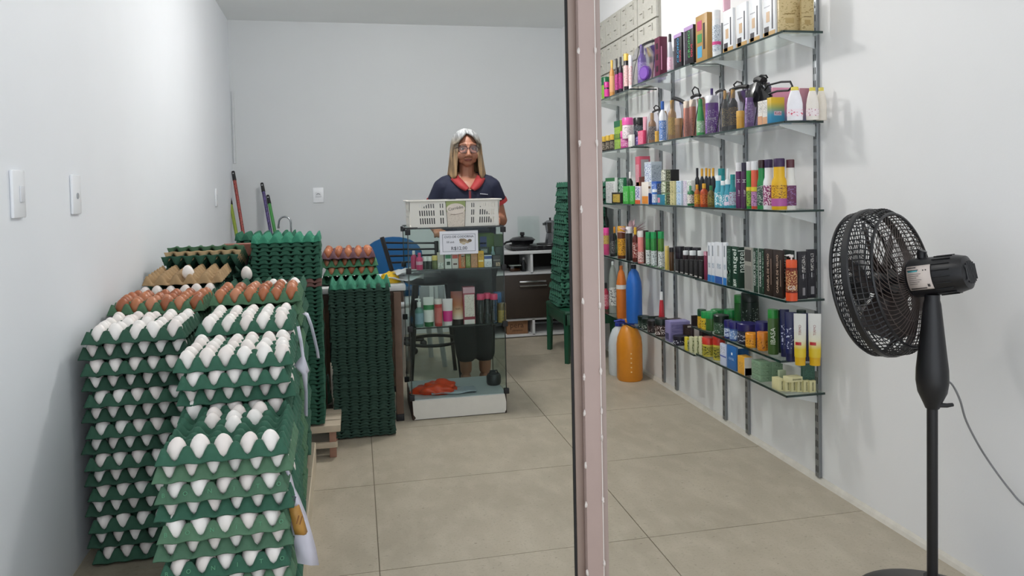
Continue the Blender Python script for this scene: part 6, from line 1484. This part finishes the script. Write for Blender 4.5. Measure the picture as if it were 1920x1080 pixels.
box('carton', mat('8a6446', .8, .12, 30), t, -.085, .085, -.07, .07, 0, .112, .002)
text('pera', .062, mat('4a3020', .8), t, Vector((-.005, -.0712, .070)), face_rot(0), 'lettering', .0002)
text('alimentos', .022, mat('4a3020', .8), t, Vector((.0, -.0712, .030)), face_rot(0), 'lettering', .0002)
p = PY(1000, 466, CYF + .12)
t = thing('cooktop', 'flat black two-burner cooktop on the kitchen cabinet', 'stove', (p.x, CYF + .18, cz1))
b = NB(); bx(b, -.20, .24, -.14, .14, .006, .036, .006); obj('body', b, mat('141416', .3, .1, 40), t, 35)
for k, cx2 in enumerate((-.10, .13)):
    b = NB(); lathe(b, [(0, .036), (.085, .036), (.085, .044), (.06, .046), (0, .046)], 24, cx=cx2); obj('burner', b, mat('1d1d1f', .5), t)
for k in range(3): 
    b = NB(); lathe(b, [(0, 0), (.012, 0), (.010, .012), (0, .012)], 12); o = obj('control_knob', b, mat('2a2a2c', .4), t); o.rotation_euler = (PI / 2, 0, 0); o.location = (-.05 + .06 * k, -.14, .021)
for sx in (-.17, .21): box('foot', BLK, t, sx - .012, sx + .012, -.12, -.10, 0, .006)
p = PY(980, 455, CYF + .17)
t = thing('frying_pan', 'black frying pan with black domed lid on the cooktop', 'pan', (p.x, CYF + .18, cz1 + .0465))
b = NB(); lathe(b, [(0, 0), (.085, 0), (.098, .030), (.102, .032), (.094, .030), (.082, .004), (0, .004)], 28); obj('pan_body', b, mat('17171a', .35, .1, 40), t)
b = NB(); lathe(b, [(.104, .030), (.106, .034), (.080, .052), (.03, .060), (0, .061)], 28); ld = obj('lid', b, mat('1d1d20', .18, .1, 40), t)
b = NB(); lathe(b, [(0, .060), (.012, .060), (.012, .066), (.019, .072), (.019, .092), (.014, .095), (0, .095)], 16); obj('knob', b, BLK, ld)
b = NB(); tube(b, [(-.095, -.01, .024), (-.14, -.03, .018), (-.175, -.045, -.004)], .009, 8); obj('handle', b, BLK, t)
p = PY(1031, 455, CYF + .2)
t = thing('moka_pot', 'aluminium stovetop coffee pot with black handle on the cooktop', 'coffee pot', (p.x, CYF + .18, cz1 + .0465))
AL = mat('8c8d90', .22, .08, 30, 0, .9)
b = NB(); lathe(b, [(0, 0), (.046, 0), (.046, .006), (.034, .075), (.034, .080), (0, .080)], 8); obj('boiler', b, AL, t, 20)
b = NB(); lathe(b, [(0, .082), (.030, .082), (.034, .088), (.048, .165), (.050, .168), (0, .168)], 8); bx(b, -.062, -.035, -.008, .008, .145, .165); obj('upper_pot', b, AL, t, 20)
b = NB(); lathe(b, [(0, .168), (.050, .168), (.030, .182), (.008, .188), (0, .188)], 8); lid2 = obj('lid', b, AL, t, 20)
b = NB(); lathe(b, [(0, .187), (.007, .187), (.009, .205), (0, .207)], 10); obj('knob', b, BLK, lid2)
b = NB(); tube(b, [(.046, 0, .160), (.078, 0, .158), (.082, 0, .14), (.074, 0, .095)], .008, 8); obj('handle', b, BLK, t)
p0, p1 = PY(970, 406, BACK - .03), PY(1012, 460, BACK - .03)
b = NB(); bx(b, 0, p1.x - p0.x, -.006, 0, 0, p0.z - cz1, .001)
o = obj('glass_board', b, glass_mat('fafdfc', .04, .02, 'board_glass'), None, 0); o.location = (p0.x, BACK - .035, cz1 + .001); o.rotation_euler = (-.03, 0, 0)
tag(o, 'clear glass cutting board leaning on the back wall behind the pan', 'cutting board')

# ------------------------------------------------------------------ sink corner, tap and broom handles
p = PY(546, 440, 5.86)
t = thing('sink_unit', 'low sink counter hidden behind the tray stacks at the back wall', 'sink', (0, 0, 0))
box('counter', mat('b9bbbd', .4, .05), t, -.72, PY(588, 450, 5.6).x, 5.62, BACK - .004, .80, .83, .004); box('cupboard', mat('c9c9c6', .5), t, -.70, PY(584, 450, 5.6).x, 5.66, BACK - .004, 0, .80)
t = thing('gooseneck_tap', 'chrome gooseneck tap rising behind the tall empty tray stack', 'tap', (p.x, 5.86, .83))
CH = mat('a9adb0', .12, .04, 30, 0, 1)
zt = zof(406, p.x, 5.86) - .83
pts = [(0, 0, 0), (0, 0, zt - .045)] + [(-.044 + .044 * math.cos(PI * k / 10), 0, zt - .045 + .045 * math.sin(PI * k / 10)) for k in range(1, 11)] + [(-.092, 0, zt - .07)]
b = NB(); tube(b, pts, .0075, 10); obj('spout', b, CH, t, 60)
b = NB(); lathe(b, [(0, 0), (.024, 0), (.022, .02), (.012, .03), (0, .03)], 16); obj('base_flange', b, CH, t)
b = NB(); lathe(b, [(0, 0), (.0095, 0), (.0095, .018), (0, .018)], 12, cx=-.092, z=zt - .088); obj('aerator', b, CH, t)
for k, (x0, y0_, x1, y1_, c, lab, ye) in enumerate(((430, 368, 442, 432, '8a9c38', 'lime green broom handle with black cap in the back left corner', 5.98), (437, 321, 455, 432, None, 'tall red patterned broom handle with black tip in the back left corner', 6.02),
                                          (491, 343, 507, 432, 'v', 'purple patterned broom handle with black cap leaning on the back wall', 6.03), (502, 366, 515, 432, '3f8a44', 'green broom handle with black cap leaning beside the purple one', 6.0))):
    A, B_ = PY(x0, y0_, ye), PY(x1, y1_, ye - .12)
    d = (B_ - A); d = d * ((A.z - .84) / -d.z) if A.z > .84 else d
    t = thing('broom', lab, 'broom', A + d)
    up = -d; Lh = up.length
    m = mat(c, .4, .08, 30) if c and c != 'v' else P('a4433c', '5a2a28', 90, 40, .55) if c is None else P('5a4a86', '2a2440', 90, 40, .52)
    b = NB(); tube(b, [(0, 0, 0), up * ((Lh - .07) / Lh)], .0125, 12); obj('handle', b, m, t)
    b = NB(); tube(b, [up * ((Lh - .075) / Lh), up * ((Lh - .008) / Lh), up], .0145, 12, False, .010); cpz = obj('end_cap', b, BLK, t)
    b = NB(); q = up * ((Lh - .018) / Lh); ball(b, (q.x, q.y - .0115, q.z), .005, sub=2); obj('hanging_hole', b, mat('c9cdd0', .5), cpz)

# ------------------------------------------------------------------ green stool and leaning tray stack by the post
zs_ = zof(583, 1.34, 4.72)
t = thing('plastic_stool', 'dark green plastic stool carrying a leaning stack of trays beside the post', 'stool', (1.52, 4.965, 0))
GP = mat('174a34', .4, .1, 20)
b = NB(); bx(b, -.185, .185, -.255, .255, zs_ - .03, zs_, .012); obj('seat', b, GP, t, 35)
b = NB(); bx(b, -.18, .18, -.25, -.235, zs_ - .10, zs_ - .02, .004); bx(b, -.18, -.165, -.25, .25, zs_ - .10, zs_ - .02, .004); obj('skirt', b, GP, t, 35)
for sx in (-1, 1):
    for sy in (-1, 1):
        b = NB(); tube(b, [(sx * .160, sy * .225, zs_ - .02), (sx * .165, sy * .232, 0)], .026, 4, False, .02); obj('leg', b, GP, t, 20)
xl = PY(1031, 570, 4.82).x
n_ = 40; zt_ = zof(341, 1.5, 4.95)
for k in range(n_):
    f = k / (n_ - 1); z = zt_ - .044 - (zt_ - .044 - zs_ - .002) * f
    lean = PY(1046, 350, 4.82).x * (1 - f) + xl * f
    put_tray(6, '2a5c4a' if k % 3 else '326a54', lean + .212 + random.uniform(-.006, .006), 4.965 + random.uniform(-.008, .008), z, f'empty green pulp tray, {"topmost" if k == 0 else ordn(k) + " from top"} in the leaning stack on the green stool', 'trays on the green stool', random.uniform(-.05, .05), ap=.16)

# ------------------------------------------------------------------ plastic strips hanging on the egg stacks
def sheet(name, lab, cat, pairs, Ys, m, th=.0012):
    b = NB(); L_ = []
    for (xa, ya, xb, yb), Y in zip(pairs, Ys):
        A, B_ = PY(xa, ya, Y), PY(xb, yb, Y + .012); mid = (A + B_) / 2 + Vector((.006, -.008, 0)); L_.append([b.verts.new(q) for q in (A, mid, B_)])
    for a, c in zip(L_, L_[1:]):
        for k in range(2): b.faces.new((a[k], a[k + 1], c[k + 1], c[k]))
    o = obj(name, b, m, None, 80); md = o.modifiers.new('s', 'SOLIDIFY'); md.thickness = th
    return tag(o, lab, cat)
PW = mat('d3d2e0', .35, .06, 30)
sh1 = sheet('plastic_bag', 'white plastic bag hanging from the nearest egg stack beside the floor', 'bag', [(526, 878, 538, 876), (529, 895, 546, 892), (532, 915, 552, 915), (534, 928, 560, 930), (541, 965, 573, 962), (549, 1000, 584, 998), (553, 1030, 592, 1028), (558, 1056, 598, 1060)], [1.80, 1.82, 1.80, 1.79, 1.80, 1.78, 1.80, 1.79], PW)
o_ = sheet('x', 'x', 'x', [(541, 948, 560, 946), (545, 968, 567, 966), (550, 990, 573, 987), (553, 1002, 577, 1000)], [1.775, 1.775, 1.77, 1.775], mat('b98a44', .5, .15, 60))
o_.name = 'orange_print'; o_.parent = sh1
for kk in ('label', 'category'): del o_[kk]
q = PY(546, 936, 1.770)
text('PE', .022, mat('5a4a64', .5), sh1, q, Matrix.Rotation(.35, 4, 'Y') @ face_rot(0), 'lettering', .0002, -1)
q = PY(561, 976, 1.760)
text('II', .030, mat('8a5a2c', .5), sh1, q, Matrix.Rotation(.30, 4, 'Y') @ face_rot(0), 'lettering', .0002, -1)
sheet('plastic_strip', 'white torn plastic strip with a wide flap hanging on the tray stacks', 'plastic strip', [(556, 612, 561, 611), (561, 640, 567, 638), (565, 668, 570, 667), (551, 685, 580, 695), (566, 702, 577, 700), (571, 735, 576, 734), (570, 775, 577, 775), (572, 780, 575, 780)], [2.28, 2.28, 2.27, 2.26, 2.26, 2.27, 2.27, 2.27], PW)
sheet('plastic_strip', 'narrow white and yellow plastic strip hanging highest on the tray stacks', 'plastic strip', [(566, 588, 571, 584), (574, 593, 578, 587), (581, 612, 586, 608), (586, 632, 591, 628), (592, 658, 597, 655), (594, 672, 599, 670)], [2.60, 2.58, 2.57, 2.57, 2.57, 2.57], PW)

# ------------------------------------------------------------------ pedestal fan
FX = 1.500; FY = Yof(1748, FX, .6)
FB = mat('16161a', .38, .1, 40); FD = mat('2b2220', .5, .15, 40)
t = thing('pedestal_fan', 'black pedestal fan with round cage in front of the right wall', 'fan', (FX, FY, 0))
b = NB(); lathe(b, [(0, 0), (.195, 0), (.200, .006), (.198, .018), (.16, .036), (.07, .052), (.03, .062), (.022, .10), (0, .10)], 40); obj('base', b, FB, t)
def fz(py): return zof(py, FX, FY)
pm = proj((FX, FY, .6))[2] / F
b = NB(); lathe(b, [(0, .06), (.0135, .06), (.0135, fz(750)), (0, fz(750))], 16); obj('pole', b, FB, t)
pf = [(0, fz(765)), (12 * pm, fz(765)), (16 * pm, fz(755)), (25 * pm, fz(735)), (28 * pm, fz(715)), (27.5 * pm, fz(692)), (23 * pm, fz(650)), (19 * pm, fz(610)), (15 * pm, fz(570)), (13 * pm, fz(562)), (13 * pm, fz(552)), (0, fz(552))]
b = NB(); lathe(b, pf, 24); obj('neck_housing', b, FB, t)
b = NB(); tube(b, [(0, -.012, fz(757)), (.028, -.020, fz(758)), (.044, -.022, fz(757))], .007, 8, False, .005); obj('height_knob', b, FB, t)
va = Vector((-.462, .86, -.195)).normalized()
hd = PY(1757, 517, FY) - Vector((FX, FY, 0))
# head frame: local +Z points out of the front grille
Z_ = va; X_ = Vector((0, 0, 1)).cross(Z_).normalized(); Y_ = Z_.cross(X_)
HM = Matrix((X_, Y_, Z_)).transposed().to_4x4()
def headobj(name, b, m, parent=None, sm=40):
    o = obj(name, b, m, parent or t, sm)
    if parent is None: o.matrix_basis = Matrix.Translation(hd) @ HM
    return o
b = NB(); lathe(b, [(0, -.083), (.030, -.083), (.046, -.076), (.052, -.055), (.054, .0), (.056, .055), (.050, .062), (0, .062)], 28, 1, .95); mo = headobj('motor_housing', b, FB)
b = NB()
for k in range(18):
    a = 2 * PI * k / 18; tube(b, [(.0535 * math.cos(a), .051 * math.sin(a), -.05), (.0545 * math.cos(a), .052 * math.sin(a), -.005)], .0018, 5)
obj('cooling_rib', b, mat('0e0e11', .5), mo)['kind'] = 'stuff'
b = NB()
for k in range(7): tube(b, [(-.03 + .01 * k, -.03 * math.cos((k - 3) / 3.6), -.0836), (-.03 + .01 * k, .03 * math.cos((k - 3) / 3.6), -.0836)], .0018, 5)
obj('rear_vent', b, mat('3a3a3c', .5), mo)['kind'] = 'stuff'
b = NB(); tube(b, [(-.004, .052, .030), (-.004, .066, .028), (-.004, .072, .024)], .012, 10); obj('swing_knob', b, FB, mo)
# paper rating label wrapped on the side of the motor that faces the shop front
cv = HM.transposed() @ (Vector((0, 0, EYE)) - (Vector((FX, FY, 0)) + hd)); a0 = math.atan2(cv.y / .95, cv.x)
def wrap(u, zz, r=.0572): return (r * math.cos(a0 + u), r * .95 * math.sin(a0 + u), zz)
def wrap_patch(nm, u0, u1, z0, z1, m, par, r=.0572):
    b = NB(); n = 8; g = [[b.verts.new(wrap(u0 + (u1 - u0) * i / n, z, r)) for z in (z0, z1)] for i in range(n + 1)]
    for i in range(n): b.faces.new((g[i][0], g[i + 1][0], g[i + 1][1], g[i][1]))
    o = obj(nm, b, m, par, 60); md = o.modifiers.new('s', 'SOLIDIFY'); md.thickness = .0006; md.offset = 1; return o
lb = wrap_patch('rating_label', -.62, .62, -.006, .054, mat('c9bdb6', .5, .03, 30), mo, .0575)
lb['label'] = 'pale paper rating label'
sgn = 1 if (HM @ Vector((-math.sin(a0), math.cos(a0), 0))).z > 0 else -1
def wl_(v0, v1, z0, z1, c): wrap_patch('printed_line', sgn * v0, sgn * v1, z0, z1, mat(c, .5), lb, .0583)
wl_(.30, .36, .026, .050, '3f9aa0'); wl_(.36, .40, .024, .052, '30343c'); wl_(.50, .55, .030, .052, '3a3638')
for k in range(6): wl_(.18 - .095 * k, .20 - .095 * k, .018 + .006 * (k % 3), .050, '6a625f')
wl_(-.56, -.50, .010, .050, '4a4442'); wl_(-.48, -.34, .0, .006, '4a4442'); wl_(.32, .37, .010, .013, '2a2628'); wl_(.32, .37, .003, .006, '2a2628')
# cage
ZR, ZF, RC = .085, .190, .205
b = NB(); seg = 64
tube(b, [(RC * .90 * math.cos(2 * PI * k / seg), RC * .90 * math.sin(2 * PI * k / seg), ZR) for k in range(seg)], .0042, 6, True); obj_r = headobj('rear_rim', b, FB)
b = NB(); zb = (ZR + ZF) / 2 + .01
lathe(b, [(RC + .001, zb - .011), (RC + .005, zb - .007), (RC + .005, zb + .007), (RC + .001, zb + .011), (RC - .003, zb + .007), (RC - .003, zb - .007), (RC + .001, zb - .011)], seg); headobj('cage_band', b, FB)
b = NB(); tube(b, [(RC * .96 * math.cos(2 * PI * k / seg), RC * .96 * math.sin(2 * PI * k / seg), ZF) for k in range(seg)], .005, 6, True); headobj('front_rim', b, FB)
b = NB(); ns = 60
for k in range(ns):
    a0_ = 2 * PI * k / ns; pts = []
    for q in range(9):
        f = q / 8; r = .048 + (RC * .90 - .048) * f; a = a0_ + .75 * f; pts.append((r * math.cos(a), r * math.sin(a), .062 + (ZR - .062) * f ** 2 + .010 * math.sin(PI * f)))
    tube(b, pts, .00125, 4)
for r, z in ((.075, .070), (.115, .078), (.155, .084)): tube(b, [(r * math.cos(2 * PI * k / 48), r * math.sin(2 * PI * k / 48), z) for k in range(48)], .0013, 4, True)
headobj('rear_grille', b, mat('4a3f3b', .45, .2, 60), None, 60)
b = NB(); lathe(b, [(.048, .060), (.052, .064), (.050, .070), (.044, .066), (.048, .060)], 32); headobj('rear_hub_ring', b, FB)
b = NB()
for k in range(84):
    a = 2 * PI * k / 84; c_, s_ = math.cos(a), math.sin(a)
    tube(b, [(RC * .90 * c_, RC * .90 * s_, ZR), (RC * .985 * c_, RC * .985 * s_, ZR + .020), (RC * c_, RC * s_, zb), (RC * .995 * c_, RC * .995 * s_, ZF - .015), (RC * .96 * c_, RC * .96 * s_, ZF)], .0021, 4)
for z, rr in ((ZR + .012, .955), (ZR + .025, .99), (zb - .022, 1.0), (zb + .022, 1.0), (zb + .038, .995)): tube(b, [(RC * rr * math.cos(2 * PI * k / 56), RC * rr * math.sin(2 * PI * k / 56), z) for k in range(56)], .0016, 4, True)
headobj('side_guard', b, FB, None, 60)
b = NB()
for k in range(60):
    a0_ = 2 * PI * k / 60; pts = []
    for q in range(7):
        f = q / 6; r = .05 + (RC * .96 - .05) * f; a = a0_ - .6 * f; pts.append((r * math.cos(a), r * math.sin(a), ZF + .022 * (1 - f ** 2)))
    tube(b, pts, .0015, 4)
for r in (.09, .13, .165): tube(b, [(r * math.cos(2 * PI * k / 48), r * math.sin(2 * PI * k / 48), ZF + .022 * (1 - (r / RC) ** 2)) for k in range(48)], .0015, 4, True)
headobj('front_grille', b, FB, None, 60)
b = NB(); lathe(b, [(0, ZF + .016), (.052, ZF + .016), (.050, ZF + .026), (0, ZF + .030)], 28); headobj('front_badge', b, FB)
b = NB(); lathe(b, [(0, .062), (.010, .062), (.010, .115), (.034, .115), (.036, .160), (.03, .17), (0, .172)], 24); sp_ = headobj('blade_hub', b, FB)
for k in range(6):
    b = NB(); a0_ = 2 * PI * k / 6; g = []
    for i in range(7):
        f = i / 6; r = .030 + .145 * f; w_ = (.30 + .50 * math.sin(PI * min(1, f * .75 + .1))) * .9
        row = []
        for j in range(5):
            q = j / 4 - .5; a = a0_ + w_ * q + .25 * f; row.append(b.verts.new((r * math.cos(a), r * math.sin(a), .140 + .040 * q + .008 * math.sin(PI * (q + .5)))))
        g.append(row)
    for i in range(6):
        for j in range(4): b.faces.new((g[i][j], g[i + 1][j], g[i + 1][j + 1], g[i][j + 1]))
    o = obj('blade', b, FD, sp_, 60); md = o.modifiers.new('s', 'SOLIDIFY'); md.thickness = .002
cpts = [PY(1772, 712, FY - .004) , PY(1786, 722, FY - .01), PX(1800, 750, 1.58), PX(1812, 790, 1.62), PX(1838, 840, 1.66), PX(1868, 885, 1.70), PX(1895, 920, 1.725), PX(1922, 948, 1.738), PX(1990, 985, 1.742)]
# smooth the lead
sm = []
for i in range(len(cpts) - 1):
    p0_, p1_, p2_, p3_ = cpts[max(i - 1, 0)], cpts[i], cpts[i + 1], cpts[min(i + 2, len(cpts) - 1)]
    for q in range(5):
        f = q / 5; sm.append(.5 * ((2 * p1_) + (p2_ - p0_) * f + (2 * p0_ - 5 * p1_ + 4 * p2_ - p3_) * f * f + (3 * p1_ - p0_ - 3 * p2_ + p3_) * f ** 3))
b = NB(); tube(b, [q - Vector((FX, FY, 0)) for q in sm], .0028, 6); pc = obj('power_cord', b, mat('7c7c7e', .5), t, 60); pc['label'] = 'thin grey power cord'
flush_text()
